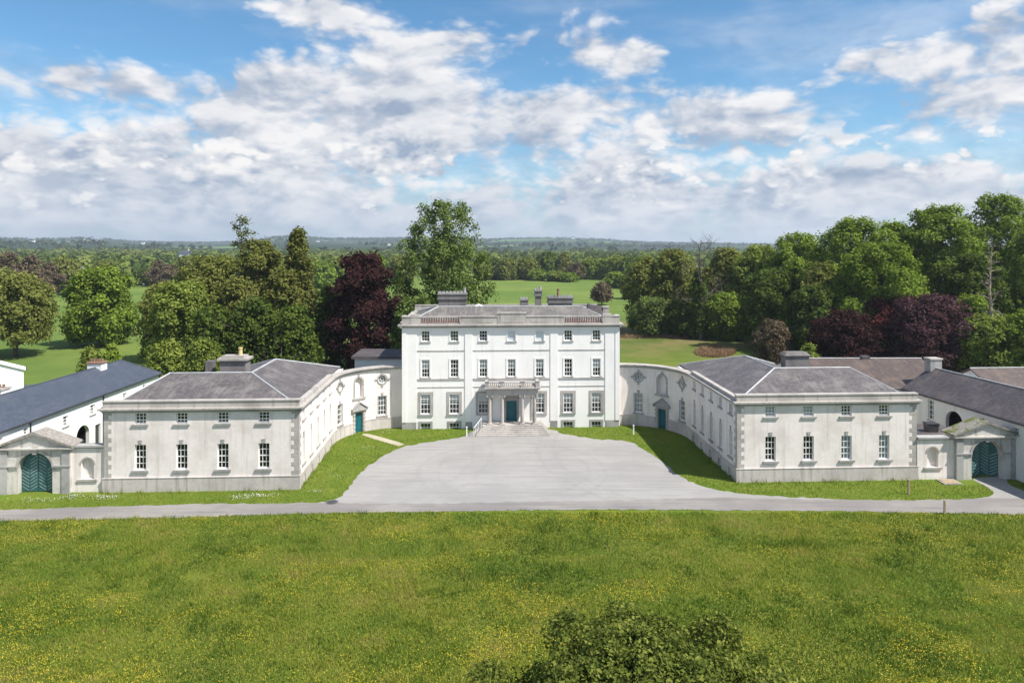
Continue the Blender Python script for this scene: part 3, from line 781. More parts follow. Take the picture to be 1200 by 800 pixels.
        b = MB(); b.box(-28.9, -28.2, -10.4, -9.7, 7.2, 9.3); b.build('chimney', M['stone_dk'], T, label='small dark stack behind the large one')
    return T
wing(-1); wing(1)

# ------------------------------------------------------------------ gateways and screen walls
def arch_piece(P, uc, w, zs, r_in, r_out, N=16):
    return [((uc+r_in*math.cos(a), zs+r_in*math.sin(a)), (uc+r_out*math.cos(a), zs+r_out*math.sin(a))) for a in [PI*i/N for i in range(N+1)]]
def gate(side):
    s_ = 1 if side > 0 else -1
    uc0 = 39.95 if side > 0 else -39.3; yb = -18.35 if side > 0 else -18.15
    W2 = 2.75
    # screen wall with blind niche
    x0, x1 = (33.97, uc0-W2) if side > 0 else (uc0+W2, -33.97)
    zt = 3.62 if side > 0 else 3.78
    T = thing('screen_wall', 'weathered screen wall with arched niche between the %s wing and gateway' % ('right' if side > 0 else 'left'), 'wall', ((x0+x1)/2, yb+.2, 0), True, group='screen walls with a blind niche')
    P = Flat(x0, yb+.25, 0); L = x1-x0; nu = L/2-.05 if side < 0 else L*.42
    b = MB(); wall(b, P, L, -.6, zt-.12, [(nu-.5, nu+.5, 1.05, 2.75, 'arch', .3, .3)], .55, back=2); b.build('wall', [M['curve'], M['dark']], T)
    b = MB(); b.pbox(P, nu-.8, nu+.8, .9, 1.045, -.02, .12)
    for (i0, o0), (i1, o1) in zip(*(lambda l: (l, l[1:]))(arch_piece(P, nu, 1, 2.25, .503, .62))): b.prism(P, [i0, o0, o1, i1], .001, .035)
    b.build('niche_surround', M['stone_lt'], T)
    b = MB(); b.pbox(P, 0, L, zt-.22, zt-.12, -.05, .10); b.pbox(P, 0, L, zt-.12, zt+.02, -.62, .18); b.build('coping', M['stone'], T)
    # gateway
    G = thing('gateway', ('old stone gateway on the right with mossy pediment and faded teal gates ajar' if side > 0 else 'old stone gateway on the left with closed teal herringbone gates'), 'gateway', (uc0, yb, 0), True, group='pedimented yard gateways')
    P = Flat(uc0-W2, yb, 0); L = 2*W2
    ow = 1.36; gh = 3.35 if side > 0 else 3.32
    ops = [(W2-ow, W2+ow, -.6, gh, 'arch', 1.0, 1.0)]
    b = MB()
    # front with a real passage: side piers and spandrels
    poly, rec = shape_poly('arch', W2-ow, W2+ow, -.6, gh)
    for d in (0.0, -1.2):
        b.face([P(0, -.6, d), P(W2-ow, -.6, d), P(W2-ow, gh, d), P(0, gh, d)]); b.face([P(W2+ow, -.6, d), P(L, -.6, d), P(L, gh, d), P(W2+ow, gh, d)])
        b.face([P(0, gh, d), P(L, gh, d), P(L, 3.62, d), P(0, 3.62, d)])
        n = len(poly)
        for i in range(n):
            j = (i+1) % n
            if math.dist(rec[i], poly[i]) < 1e-4 and math.dist(rec[j], poly[j]) < 1e-4: continue
            b.face([P(*rec[i], d), P(*rec[j], d), P(*poly[j], d), P(*poly[i], d)])
    for p_, q_ in zip(poly, poly[1:]+poly[:1]):
        if p_[1] < -.59 and q_[1] < -.59: continue
        b.face([P(*p_, 0), P(*q_, 0), P(*q_, -1.2), P(*p_, -1.2)])
    for u in (0, L): b.face([P(u, -.6, 0), P(u, -.6, -1.2), P(u, 3.62, -1.2), P(u, 3.62, 0)])
    b.build('wall', M['gatewall'], G)
    for a, i0, i1 in ((0, -.06, W2-ow-.01), (L-.62, W2+ow+.01, L+.06)):
        b = MB(); b.pbox(P, a, a+.62, 0, 2.18, -.01, .10); b.pbox(P, a, a+.62, 2.30, 3.45, -.01, .10); b.pbox(P, i0, i1, 2.18, 2.30, -.01, .15)
        b.build('pier', M['stone'], G)
    b = MB()
    for (i0, o0), (i1, o1) in zip(*(lambda l: (l, l[1:]))(arch_piece(P, W2, 1, gh-ow, ow+.004, ow+.2))): b.prism(P, [i0, o0, o1, i1], -.01, .05)
    b.prism(P, [(W2-.16, gh-.12), (W2+.16, gh-.12), (W2+.22, gh+.42), (W2-.22, gh+.42)], .001, .12)
    b.build('arch_ring', M['stone_lt'], G)
    zb = 3.62
    b = MB()
    b.pbox(P, -.25, L+.25, zb, zb+.12, -1.4, .25); b.prism(P, [(-.1, zb+.12), (L+.1, zb+.12), (W2, zb+1.2)], -1.25, .05)
    b.build('pediment', M['gatewall'], G)
    b = MB()
    for sg in (-1, 1):
        b.prism(P, [(W2+sg*(W2+.3), zb+.121), (W2+sg*(W2+.3), zb+.28), (W2, zb+1.42), (W2, zb+1.2)], -1.45, .28)
    b.build('roof', M['mossy_stone'] if side > 0 else M['stone_w'], G)
    # gate leaves with herringbone strips
    for k_, hinge in ((0, -1), (1, 1)):
        b = MB(); st = MB()
        ang = 0 if side < 0 else (R(16) if hinge < 0 else R(38))
        hu = W2+hinge*(ow-.03)
        def PL_(u, z, d, hu=hu, hinge=hinge, ang=ang):     # leaf coordinates: u from hinge inwards
            return P(hu-hinge*u*math.cos(ang), z, -.45-u*math.sin(ang)+d)
        PL_.__dict__['step'] = 1e9
        lw = ow-.05
        def top(u): 
            x = ow-.03-u; return gh-ow+math.sqrt(max(0, (ow-.03)**2-x*x))
        N = 10; us = [lw*i/N for i in range(N+1)]
        for a, c in zip(us, us[1:]):
            for d in (0, -.07): b.face([PL_(a, .06, d), PL_(c, .06, d), PL_(c, top(c), d), PL_(a, top(a), d)])
            b.face([PL_(a, top(a), 0), PL_(c, top(c), 0), PL_(c, top(c), -.07), PL_(a, top(a), -.07)]); b.face([PL_(a, .06, 0), PL_(c, .06, 0), PL_(c, .06, -.07), PL_(a, .06, -.07)])
        for u in (0, lw): b.face([PL_(u, .06, 0), PL_(u, top(u), 0), PL_(u, top(u), -.07), PL_(u, .06, -.07)])
        lf = b.build('gate_leaf', M['teal_old'], G, label='teal gate leaf standing ajar' if side > 0 else None)
        cw = lw/2.0 if side > 0 else lw/2.0
        for ci_ in range(2):
            z = .1; sgn = 1 if ci_ else -1
            while z < gh:
                ua, ub = cw*ci_+.05, cw*(ci_+1)-.05; za, zb2 = (z, z+.36) if sgn > 0 else (z+.36, z)
                if max(za, zb2)+.08 < min(top(ua), top(ub))-.03:
                    st.face([PL_(ua, za, .03), PL_(ub, zb2, .03), PL_(ub, zb2+.10, .03), PL_(ua, za+.10, .03)])
                    st.face([PL_(ua, za+.075, .02), PL_(ub, zb2+.075, .02), PL_(ub, zb2+.075, 0), PL_(ua, za+.075, 0)])
                    st.face([PL_(ua, za, .02), PL_(ub, zb2, .02), PL_(ub, zb2, 0), PL_(ua, za, 0)])
                z += .27
        st.build('herringbone_strips', M['teal_strip'], lf)
    return G
gate(-1); gate(1)
b = MB()
T = thing('perimeter_wall', 'rough rendered wall running off to the right of the right gateway', 'wall', (46.5, -18.0, 0), True)
P = Flat(42.72, -18.2, 0); wall(b, P, 14, -.6, 3.4, (), .5, back=2); b.build('wall', [M['curve']], T); b = MB(); b.pbox(P, 0, 14, 3.403, 3.52, -.56, .08); b.build('coping', M['stone'], T)
b = MB()
T = thing('perimeter_wall', 'rough rendered wall running off to the left of the left gateway', 'wall', (-44, -18.0, 0), True)
P = Flat(-56.35, -18.0, 0); wall(b, P, 14.28, -.6, 3.4, (), .5, back=2); b.build('wall', [M['curve']], T); b = MB(); b.pbox(P, 0, 14.28, 3.403, 3.52, -.56, .08); b.build('coping', M['stone'], T)

# ------------------------------------------------------------------ yard ranges (own axes, world coordinates)
def gable_range(name, label, cat, A, B, w, ez, rz, wallm, roofm, hipB=0.0, hipA=0.0, wins=(), arches=(), doors=(), side=1, group=None):
    """eave line A->B on the visible side; the building lies to the left of A->B * side"""
    T = thing(name, label, cat, (A[0], A[1], 0), group=group)
    ax, ay = A; bx_, by_ = B; L = math.hypot(bx_-ax, by_-ay); ang = math.degrees(math.atan2(by_-ay, bx_-ax))
    T.rotation_euler.z = R(ang)
    # local frame: x along A->B, body at y in [0,w] (side=1) or [-w,0] (side=-1)
    if side > 0: P = Flat(0, 0, 0); PB_ = Flat(L, w, 180); PE = Flat(L, 0, 90); PS = Flat(0, w, 270); yf, yb = 0, w
    else: P = Flat(L, 0, 180); PB_ = Flat(0, -w, 0); PE = Flat(L, -w, 90); PS = Flat(0, 0, 270); yf, yb = 0, -w
    F = (lambda u: u) if side > 0 else (lambda u: L-u)
    ops = [(F(u)-ww/2, F(u)+ww/2, z, z+h, 'rect', .18, .7) for (u, z, ww, h, c_, r_) in wins]
    ops += [(F(u)-ww/2, F(u)+ww/2, z, z+h, 'arch', .35, 1.2) for (u, z, ww, h) in arches]
    ops += [(F(u)-ww/2, F(u)+ww/2, z, z+h, 'rect', .25, 1.0) for (u, z, ww, h) in doors]
    b = MB(); wall(b, P, L, -.6, ez, ops); wall(b, PB_, L, -.6, ez); wall(b, PE, w, -.6, ez); wall(b, PS, w, -.6, ez)
    ym = (yf+yb)/2
    if not hipB: b.face([(L, yf, ez), (L, yb, ez), (L, ym, rz-.05)])
    if not hipA: b.face([(0, yf, ez), (0, yb, ez), (0, ym, rz-.05)])
    b.build('wall', [M[wallm], M['dark']], T)
    ov = .22; dz = (rz-ez)*ov/abs(ym)
    sgn = 1 if yb > yf else -1; y0, y1 = yf-sgn*ov, yb+sgn*ov
    a0 = -ov if not hipA else -ov; l0 = L+ov
    r0, r1 = (hipA if hipA else -ov), (L-hipB if hipB else L+ov)
    z0_ = ez-dz
    b = MB(); th = .12
    def slab(f):
        b.face(f); b.face([(x, y, z-th) for x, y, z in f][::-1])
        for p, q in zip(f, f[1:]+f[:1]): b.face([p, q, (q[0], q[1], q[2]-th), (p[0], p[1], p[2]-th)])
    slab([(a0, y0, z0_+.13), (l0, y0, z0_+.13), (r1, ym, rz+.13), (r0, ym, rz+.13)]); slab([(a0, y1, z0_+.13), (l0, y1, z0_+.13), (r1, ym, rz+.13), (r0, ym, rz+.13)])
    if hipB: slab([(l0, y0, z0_+.13), (l0, y1, z0_+.13), (r1, ym, rz+.13)])
    if hipA: slab([(a0, y0, z0_+.13), (a0, y1, z0_+.13), (r0, ym, rz+.13)])
    rf = b.build('roof', M[roofm], T, weld=False)
    q = MB(); q.tube([(r0, ym, rz+.15), (r1, ym, rz+.15)], .06, 6)
    if hipB: q.tube([(r1, ym, rz+.15), (l0, y0, z0_+.15)], .07, 6); q.tube([(r1, ym, rz+.15), (l0, y1, z0_+.15)], .07, 6)
    q.build('ridge_capping', M['lead'] if roofm != 'slate_blue' else M['slate_blue'], rf)
    q = MB(); q.tube([(a0, y0-sgn*.05, z0_+.02), (l0, y0-sgn*.05, z0_+.02)], .07, 6); q.build('gutter', M['gutter'], T)
    for (u, z, ww, h, c_, r_) in wins: window(T, P, F(u), z, ww, h, c_, r_, .17, .0, sill=(.08, .1, .12, 'stone_lt' if wallm == 'stable_white' else 'stone'), surround=(.08, .02, wallm))
    for (u, z, ww, h) in doors:
        q = MB(); q.pbox(P, F(u)-ww/2+.02, F(u)+ww/2-.02, z, z+h-.02, -.24, -.19); q.build('door', M['teal_old'] if wallm != 'stable_white' else M['iron'], T)
    return T, L, ym
def stack(T, x0, x1, y0, y1, z0, z1, mat, pots=3, potm='pot', capm='stone_lt'):
    b = MB(); b.box(x0, x1, y0, y1, z0, z1, 0); b.box(x0-.08, x1+.08, y0-.08, y1+.08, z1, z1+.16, 1); C = b.build('chimney', [M[mat], M[capm]], T)
    for i in range(pots):
        q = MB(); yy = y0+(y1-y0)*(i+.5)/pots; q.lathe(((x0+x1)/2, yy, z1+.16), [(.12, 0), (.10, .22), (.12, .26), (.12, .30)], 9); q.build('chimney_pot', M[potm], C)
    return C
# left range: eave on the court side; A near, B far. Body to the left of A->B (side=+1)
XL = -41.6
T, L, ym = gable_range('stable_range', 'long white yard range with blue slate roof left of the court', 'building', (XL, 44), (XL, 80.4), 6.0, 5.0, 6.85, 'stable_white', 'slate_blue', hipB=2.6,
    wins=[(11.4, 3.55, .7, .85, 2, 3), (14.4, 3.6, .6, .8, 2, 3), (19.6, 3.2, .75, .95, 2, 3), (23.7, 3.3, .75, .95, 2, 3), (29.3, 3.4, .7, .8, 2, 3), (33.2, 3.6, .6, .7, 2, 2), (35.0, 3.6, .6, .7, 2, 2), (26.2, .9, .7, 1.5, 2, 4)],
    arches=[(22.2, .0, 2.0, 2.6)], doors=[(24.6, .0, .9, 2.1)])
stack(T, 29.1, 30.2, 2.4, 3.9, 6.2, 7.35, 'stable_white', 5, 'pot', 'pot')
stack(T, 15.6, 16.7, 3.0, 4.4, 6.2, 7.35, 'stable_white', 4, 'pot', 'stone_lt')
for x in (14.9, 25.4):
    q = MB(); q.tube([(x, -.08, 0), (x, -.08, 4.8)], .06, 6); q.build('downpipe', M['gutter'], T)
# right range: A far, B near
A = (41.35, 71.9); B = (44.6, 48.0)
T, L, ym = gable_range('stable_range', 'long low yard range with dark old slate roof behind the right gateway', 'building', (B[0], B[1]), (A[0], A[1]), 6.4, 5.0, 7.0, 'stable_old', 'slate_old', side=-1,
    wins=[(14.0, 3.9, .6, .5, 2, 2), (10.6, 3.9, .6, .5, 2, 2), (20.4, 2.6, .75, 2.0, 2, 4), (22.9, 2.4, .75, 2.2, 2, 4), (7.0, 3.7, .6, .6, 2, 2)], arches=[(17.4, 1.0, 2.1, 3.2)])
stack(T, 23.6, 24.5, -3.9, -2.6, 6.6, 8.0, 'stone', 0)
# cross range behind the right wing
T, L, ym = gable_range('stable_range', 'brown slate cross range running behind the right wing roof', 'building', (31.4, 72.4), (46.5, 72.4), 11.0, 5.0, 7.05, 'stable_old', 'slate_brown', side=1)
q = MB(); q.box(8.4, 9.3, 5.2, 5.9, 6.9, 7.45); q.build('roof_vent', M['slate_old'], T)
T, L, ym = gable_range('stable_range', 'brown roofed far range at the right edge beyond the dark slate roof', 'building', (49.8, 69.6), (74, 71), 8.0, 4.7, 6.7, 'stable_old', 'slate_brown', side=1)
# white gable at far left
T, L, ym = gable_range('barn', 'white gabled barn at the left edge behind the blue slate roof', 'barn', (-60.8, 85), (-62.0, 86.6), 6.2, 4.6, 5.85, 'stable_white', 'stable_white', side=1)
q = MB(); q.box(-.5, 1.5, -4.5, -.03, -.5, 2.2, 0); q.box(-.7, 1.7, -4.7, -.03, 2.2, 2.38, 1); q.build('lean_to', [M['stable_white'], M['slate_blue']], T)
# low outbuilding between left curve and the house
T = thing('outbuilding', 'low flat roofed outbuilding tucked behind the sunlit curved wall', 'building', (-15.7, 80.5, 0))
ORG[T] = (-15.7, 80.5, 0)
b = MB(); b.box(-18.3, -12.4, 79.4, 84, -.5, 6.9); b.build('wall', M['stable_old'], T)
b = MB(); b.hexa([(-18.6, 79.0, 6.9), (-12.3, 79.0, 6.9), (-12.3, 84.3, 6.9), (-18.6, 84.3, 6.9), (-18.6, 79.0, 7.2), (-12.3, 79.0, 7.2), (-12.3, 84.3, 7.3), (-18.6, 84.3, 7.3)]); b.build('roof', M['slate_old'], T)
# ------------------------------------------------------------------ numpy tools
rng = np.random.default_rng(11)
def fast_mesh(name, V, F, mats, attr=None, parent=None, mi=None, smooth=False):
    """V (n,3), F (m,k) all faces the same size"""
    me = bpy.data.meshes.new(name); n, (m_, kk) = len(V), F.shape
    me.vertices.add(n); me.vertices.foreach_set('co', np.ascontiguousarray(V, np.float32).ravel())
    me.loops.add(m_*kk); me.loops.foreach_set('vertex_index', np.ascontiguousarray(F, np.int32).ravel())
    me.polygons.add(m_); me.polygons.foreach_set('loop_start', np.arange(m_, dtype=np.int32)*kk)
    for mt in mats: me.materials.append(mt)
    if mi is not None: me.polygons.foreach_set('material_index', mi.astype(np.int32))
    me.polygons.foreach_set('use_smooth', np.full(m_, smooth))
    me.update(calc_edges=True)
    if attr is not None:
        a = me.attributes.new('tint', 'FLOAT', 'POINT'); a.data.foreach_set('value', np.ascontiguousarray(attr, np.float32))
    o = bpy.data.objects.new(name, me)
    COL.objects.link(o)
    if parent is not None: o.parent = parent
    return o
_T = rng.random((256, 256))
def vnoise(x, y, s):
    x = np.asarray(x)/s; y = np.asarray(y)/s; xi = np.floor(x).astype(int); yi = np.floor(y).astype(int); fx = x-xi; fy = y-yi
    fx = fx*fx*(3-2*fx); fy = fy*fy*(3-2*fy); g = lambda a, b: _T[a % 256, b % 256]
    return (g(xi, yi)*(1-fx)+g(xi+1, yi)*fx)*(1-fy)+(g(xi, yi+1)*(1-fx)+g(xi+1, yi+1)*fx)*fy
def fnoise(x, y, s, o=4):
    t = 0; a = .5; n = 0
    for i in range(o): t = t+a*vnoise(x+17*i, y-9*i, s/2**i); n += a; a *= .5
    return t/n
def sst(v, a, b):
    t = np.clip((v-a)/(b-a), 0, 1); return t*t*(3-2*t)

# ------------------------------------------------------------------ ground
def GP(px, py): Y = 16000/(py-288); return ((px-600)*Y/800, Y)
rpx = np.array([-400, 0, 60, 112, 122, 150, 240, 290, 325, 345, 380, 470, 560, 600, 660, 700, 740, 800, 900, 1500.])
rpy = np.array([285.5, 285.2, 285.8, 284.0, 284.6, 287, 287.8, 286.2, 281.8, 281, 284, 284, 285, 283, 283, 284.6, 287.6, 289, 289.6, 288])
def height(x, y):
    x = np.asarray(x, float); y = np.asarray(y, float); r = np.hypot(x, y)
    px = np.where(y > 100, 600+800*x/np.maximum(y, 100), 0)
    rh = np.interp(np.clip(px, -400, 1500), rpx, 20+6.5*(288-rpy)+13); rh = np.where(y > 100, rh, 30.0)
    h = (.55*np.clip((r-1000)/3900, 0, 1)+.45*sst(r, 1200, 4900))*rh + sst(r, 1400, 2600)*(fnoise(x, y, 900, 3)-.5)*26*(1-sst(r, 4200, 5200))
    far = sst(r, 110, 260)
    h = h+far*(fnoise(x+300, y, 130, 3)-.5)*1.6
    front = 1-sst(y, 44, 50)
    h = h+front*((fnoise(x, y, 9, 3)-.5)*.40)
    h = h-sst(r, 6000, 9000)*90
    return h
def grid_axis(pos):
    a = [0.0]; s = 1.2
    while a[-1] < pos: a.append(a[-1]+s); s = s if a[-1] < 62 else s*1.045
    return a
gx = grid_axis(9000); gx = np.array([-v for v in gx[::-1][:-1]]+gx)
gy = grid_axis(9000); gy = np.concatenate([-np.array(grid_axis(3000))[::-1][:-1], np.array(gy)+0.0])
XX, YY = np.meshgrid(gx, gy); ZZ = height(XX, YY)
V = np.stack([XX.ravel(), YY.ravel(), ZZ.ravel()], 1); nx, ny = len(gx), len(gy)
ii = (np.arange(ny-1)[:, None]*nx+np.arange(nx-1)[None]).ravel(); F = np.stack([ii, ii+1, ii+nx+1, ii+nx], 1)

def ground_mat():
    mt, t, b, _ = new_mat('grassland')
    g = t.node('ShaderNodeNewGeometry').outputs['Position']; sp = t.node('ShaderNodeSeparateXYZ'); t.put(sp.inputs[0], g); X, Y = sp.outputs[0], sp.outputs[1]
    n1 = t.noise(g, .10, 6, .62, .3); n2 = t.noise(g, .45, 6, .65); n3 = t.noise(g, 3.5, 5, .7); n4 = t.noise(g, 14, 3, .7)
    mead = t.mix(t.ss(n1, .38, .62), (.100, .145, .019), (.165, .182, .028))
    mead = t.mix(t.m('MULTIPLY', t.ss(n2, .48, .72), .6), mead, (.16, .155, .034))
    mead = t.mix(t.m('MULTIPLY', t.ss(n3, .5, .75), .35), mead, (.07, .11, .014))
    lawn = t.mix(t.ss(n2, .35, .65), (.115, .175, .020), (.16, .20, .030))
    lawn = t.mix(t.m('MULTIPLY', t.ss(n3, .5, .75), .4), lawn, (.055, .09, .012))
    fld = t.mix(t.ss(t.noise(g, .02, 5, .6), .4, .62), (.105, .165, .034), (.155, .205, .045))
    fld = t.mix(t.m('MULTIPLY', t.ss(t.noise(g, .22, 5, .6), .5, .7), .35), fld, (.07, .105, .02))
    rough = t.mix(t.ss(t.noise(g, .09, 6, .65), .42, .6), (.09, .12, .028), (.17, .145, .06))
    right = t.m('MULTIPLY', t.ss(X, 12, 22), t.m('SUBTRACT', 1.0, t.ss(Y, 165, 205)))
    back = t.mix(right, fld, t.mix(t.ss(Y, 96, 150), lawn, rough))
    col = t.mix(t.ss(Y, 48.5, 52), mead, lawn); col = t.mix(t.ss(Y, 84, 96), col, back)
    # far countryside: hedged fields and woods
    v = t.node('ShaderNodeTexVoronoi'); v.inputs['Scale'].default_value = .0042; v.inputs['Randomness'].default_value = .9
    w = t.vadd(g, t.vmul(t.node('ShaderNodeTexNoise').outputs['Color'], (0, 0, 0))); t.put(v.inputs['Vector'], t.vmul(g, (.62, .5, 0)))
    ve = t.node('ShaderNodeTexVoronoi'); ve.feature = 'DISTANCE_TO_EDGE'; ve.inputs['Scale'].default_value = .0042; ve.inputs['Randomness'].default_value = .9; t.put(ve.inputs['Vector'], t.vmul(g, (.62, .5, 0)))
    hs = t.node('ShaderNodeSeparateColor'); t.put(hs.inputs[0], v.outputs['Color'])
    fc = t.mix(hs.outputs[0], (.09, .21, .05), (.22, .30, .09)); fc = t.mix(t.ss(hs.outputs[1], .66, .72), fc, (.022, .04, .014))
    fc = t.mix(t.ss(ve.outputs['Distance'], .035, .075), (.02, .036, .013), fc)
    wood = t.ss(t.noise(g, .0016, 5, .6), .52, .58)
    fc = t.mix(wood, (.022, .040, .016), fc)
    r = t.node('ShaderNodeVectorMath'); r.operation = 'LENGTH'; t.put(r.inputs[0], g)
    col = t.mix(t.ss(r.outputs['Value'], 520, 700), col, fc)
    t.put(b.inputs['Base Color'], col); b.inputs['Roughness'].default_value = .95; b.inputs['Specular IOR Level'].default_value = .1
    bump(t, b, t.m('ADD', n3, t.m('MULTIPLY', n4, .5)), .8, .12)
    return mt
M['ground'] = ground_mat()
gr = fast_mesh('ground', V, F, [M['ground']], smooth=True); put_tags(gr, kind='structure')

def gravel_mat(name, a, b_, c_, tracks=None):
    mt, t, b, _ = new_mat(name)
    g = t.node('ShaderNodeNewGeometry').outputs['Position']
    n1 = t.noise(g, .16, 6, .6); n2 = t.noise(g, 1.6, 6, .7); n3 = t.noise(g, 22, 3, .7); n4 = t.noise(t.vmul(g, (.12, 1.6, 1)), 1.2, 5, .6)
    col = t.mix(t.ss(n1, .35, .65), a, b_); col = t.mix(t.m('MULTIPLY', t.ss(n4, .45, .7), .7), col, c_)
    if tracks:
        for (cx_, cy_, r0_) in tracks:
            dv = t.node('ShaderNodeVectorMath'); dv.operation = 'DISTANCE'; t.put(dv.inputs[0], t.vadd(g, (0, 0, 0))); dv.inputs[1].default_value = (cx_, cy_, 0)
            e_ = t.m('ABSOLUTE', t.m('SUBTRACT', t.m('ADD', dv.outputs['Value'], t.m('MULTIPLY', t.noise(g, .2, 2, .5), 1.2)), r0_))
            col = t.mix(t.m('MULTIPLY', t.ss(e_, .32, .08), t.m('MULTIPLY', t.ss(n2, .35, .6), .26)), col, tuple(x*.74 for x in a))
    col = t.mix(t.m('MULTIPLY', t.ss(t.noise(g, .45, 5, .65), .5, .66), .40), col, tuple(x*.80 for x in b_)); col = t.mix(t.m('MULTIPLY', t.ss(n2, .55, .72), .5), col, tuple(x*.72 for x in b_)); col = t.mix(t.m('MULTIPLY', n3, .35), col, tuple(x*.6 for x in a))
    t.put(b.inputs['Base Color'], col); b.inputs['Roughness'].default_value = .92; b.inputs['Specular IOR Level'].default_value = .2
    bump(t, b, t.m('ADD', n3, n2), .5, .03); return mt
M['gravel'] = gravel_mat('grey_gravel', (.30, .288, .28), (.36, .345, .33), (.25, .24, .232), tracks=[(0, 61, 7.4), (0, 61, 9.0), (-22, 66, 19.0), (-22, 66, 20.6), (22, 67, 18.6), (22, 67, 20.2)])
M['asphalt'] = gravel_mat('worn_lane', (.225, .208, .20), (.30, .28, .26), (.17, .160, .158))
M['footpath'] = gravel_mat('worn_path', (.40, .36, .26), (.46, .42, .33), (.34, .30, .2))
def smooth_loop(pts, n=6, wob=.12, seed=1):
    rr = random.Random(seed); out = []; N = len(pts)
    for i in range(N):
        p0, p1, p2, p3 = pts[i-1], pts[i], pts[(i+1) % N], pts[(i+2) % N]
        L = math.dist(p1, p2); k_ = max(1, min(60, int(L/.45)))
        for j in range(k_):
            t = j/k_
            c = [.5*((2*p1[a])+(-p0[a]+p2[a])*t+(2*p0[a]-5*p1[a]+4*p2[a]-p3[a])*t*t+(-p0[a]+3*p1[a]-3*p2[a]+p3[a])*t**3) for a in (0, 1)]
            if L > 30: c = [p1[a]+(p2[a]-p1[a])*t for a in (0, 1)]
            out.append((c[0]+rr.uniform(-wob, wob)*.6, c[1]+rr.uniform(-wob, wob)))
    return out
def sheet(name, loop, z, mt):
    import bmesh
    bm = bmesh.new(); vs = [bm.verts.new((x, y, z)) for x, y in loop]; f = bm.faces.new(vs); bmesh.ops.triangulate(bm, faces=[f], ngon_method='EAR_CLIP')
    for f in bm.faces:
        if f.normal.z < 0: f.normal_flip()
    me = bpy.data.meshes.new(name); bm.to_mesh(me); bm.free(); me.materials.append(mt)
    o = bpy.data.objects.new(name, me); COL.objects.link(o); put_tags(o, kind='structure'); return o
court_px = [(556, 505), (596, 500), (646, 503), (660, 508.5), (700, 514.5), (733, 516.5), (752, 525), (776, 541), (796, 557), (822, 569), (862, 577), (925, 582), (1000, 586), (1000, 594), (700, 594), (420, 597), (330, 598), (330, 591), (383, 588), (401, 580), (413, 566), (428, 549), (448, 535), (468, 525), (492, 519.5), (520, 515.5), (545, 510.5)]
court = smooth_loop([GP(*p) for p in court_px], 6, .20, 3)
sheet('gravel_court', court, .010, M['gravel'])
road_px = [(-60, 598.5), (0, 597.5), (120, 593.5), (240, 590.5), (330, 589.5), (395, 589), (470, 590.5), (600, 588), (740, 586), (850, 583.5), (1010, 586), (1100, 585.5), (1260, 583.5), (1260, 603.5), (1200, 603), (1100, 601), (1000, 599), (860, 598), (700, 597), (560, 598.5), (400, 601), (300, 603.5), (200, 606.5), (100, 608.5), (0, 610.5), (-60, 612)]
road = smooth_loop([GP(*p) for p in road_px], 6, .12, 4)
sheet('road', road, .018, M['asphalt'])
spur_px = [(1141, 560.5), (1176, 559), (1183, 568), (1200, 575), (1215, 583.5), (1215, 587), (1120, 587), (1147, 584), (1165, 579), (1158, 571), (1146, 565)]
spur = smooth_loop([GP(*p) for p in spur_px], 6, .08, 5); sheet('gravel_path', spur, .014, M['gravel'])
fp_px = [(424, 508.5), (430, 508), (450, 513), (474, 520.5), (468, 522.5), (446, 516.5), (430, 511.5)]
fp = smooth_loop([GP(*p) for p in fp_px], 6, .05, 6); sheet('footpath', fp, .014, M['footpath'])

def in_poly(x, y, poly):
    c = np.zeros(len(x), bool); P_ = np.array(poly); q = np.roll(P_, -1, 0)
    for (x0, y0), (x1, y1) in zip(P_, q):
        if y0 == y1: continue
        m = ((y0 > y) != (y1 > y)); xi = x0+(y-y0)*(x1-x0)/(y1-y0); c ^= m & (x < xi)
    return c
# ------------------------------------------------------------------ grass and flowers
def tint_mat(name, stops, trans=.25, rough=.9, rnd=.12):
    mt, t, b, out = new_mat(name)
    at = t.node('ShaderNodeAttribute'); at.attribute_name = 'tint'
    cr = t.node('ShaderNodeValToRGB'); e = cr.color_ramp.elements
    e[0].position, e[0].color = stops[0][0], (*stops[0][1], 1); e[1].position, e[1].color = stops[-1][0], (*stops[-1][1], 1)
    for p_, c_ in stops[1:-1]: q = e.new(p_); q.color = (*c_, 1)
    oi = t.node('ShaderNodeObjectInfo')
    f = t.m('ADD', at.outputs['Fac'], t.m('MULTIPLY', t.m('SUBTRACT', oi.outputs['Random'], .5), rnd), clamp=True); t.put(cr.inputs[0], f)
    t.put(b.inputs['Base Color'], cr.outputs[0]); b.inputs['Roughness'].default_value = rough; b.inputs['Specular IOR Level'].default_value = .18
    tr = t.node('ShaderNodeBsdfTranslucent'); t.put(tr.inputs[0], t.mix(1.0, cr.outputs[0], (1.5, 1.6, .9), 'MULTIPLY'))
    mx = t.node('ShaderNodeMixShader'); mx.inputs[0].default_value = trans
    t.l.new(b.outputs[0], mx.inputs[1]); t.l.new(tr.outputs[0], mx.inputs[2]); t.l.new(mx.outputs[0], out.inputs[0]); return mt
M['blades'] = tint_mat('grass_blades', [(0, (.070, .120, .014)), (.33, (.125, .185, .020)), (.58, (.190, .235, .028)), (.80, (.27, .265, .042)), (1, (.30, .235, .09))], .3)
M['blades_lawn'] = tint_mat('lawn_blades', [(0, (.085, .125, .016)), (.5, (.15, .20, .028)), (1, (.235, .265, .06))], .3)
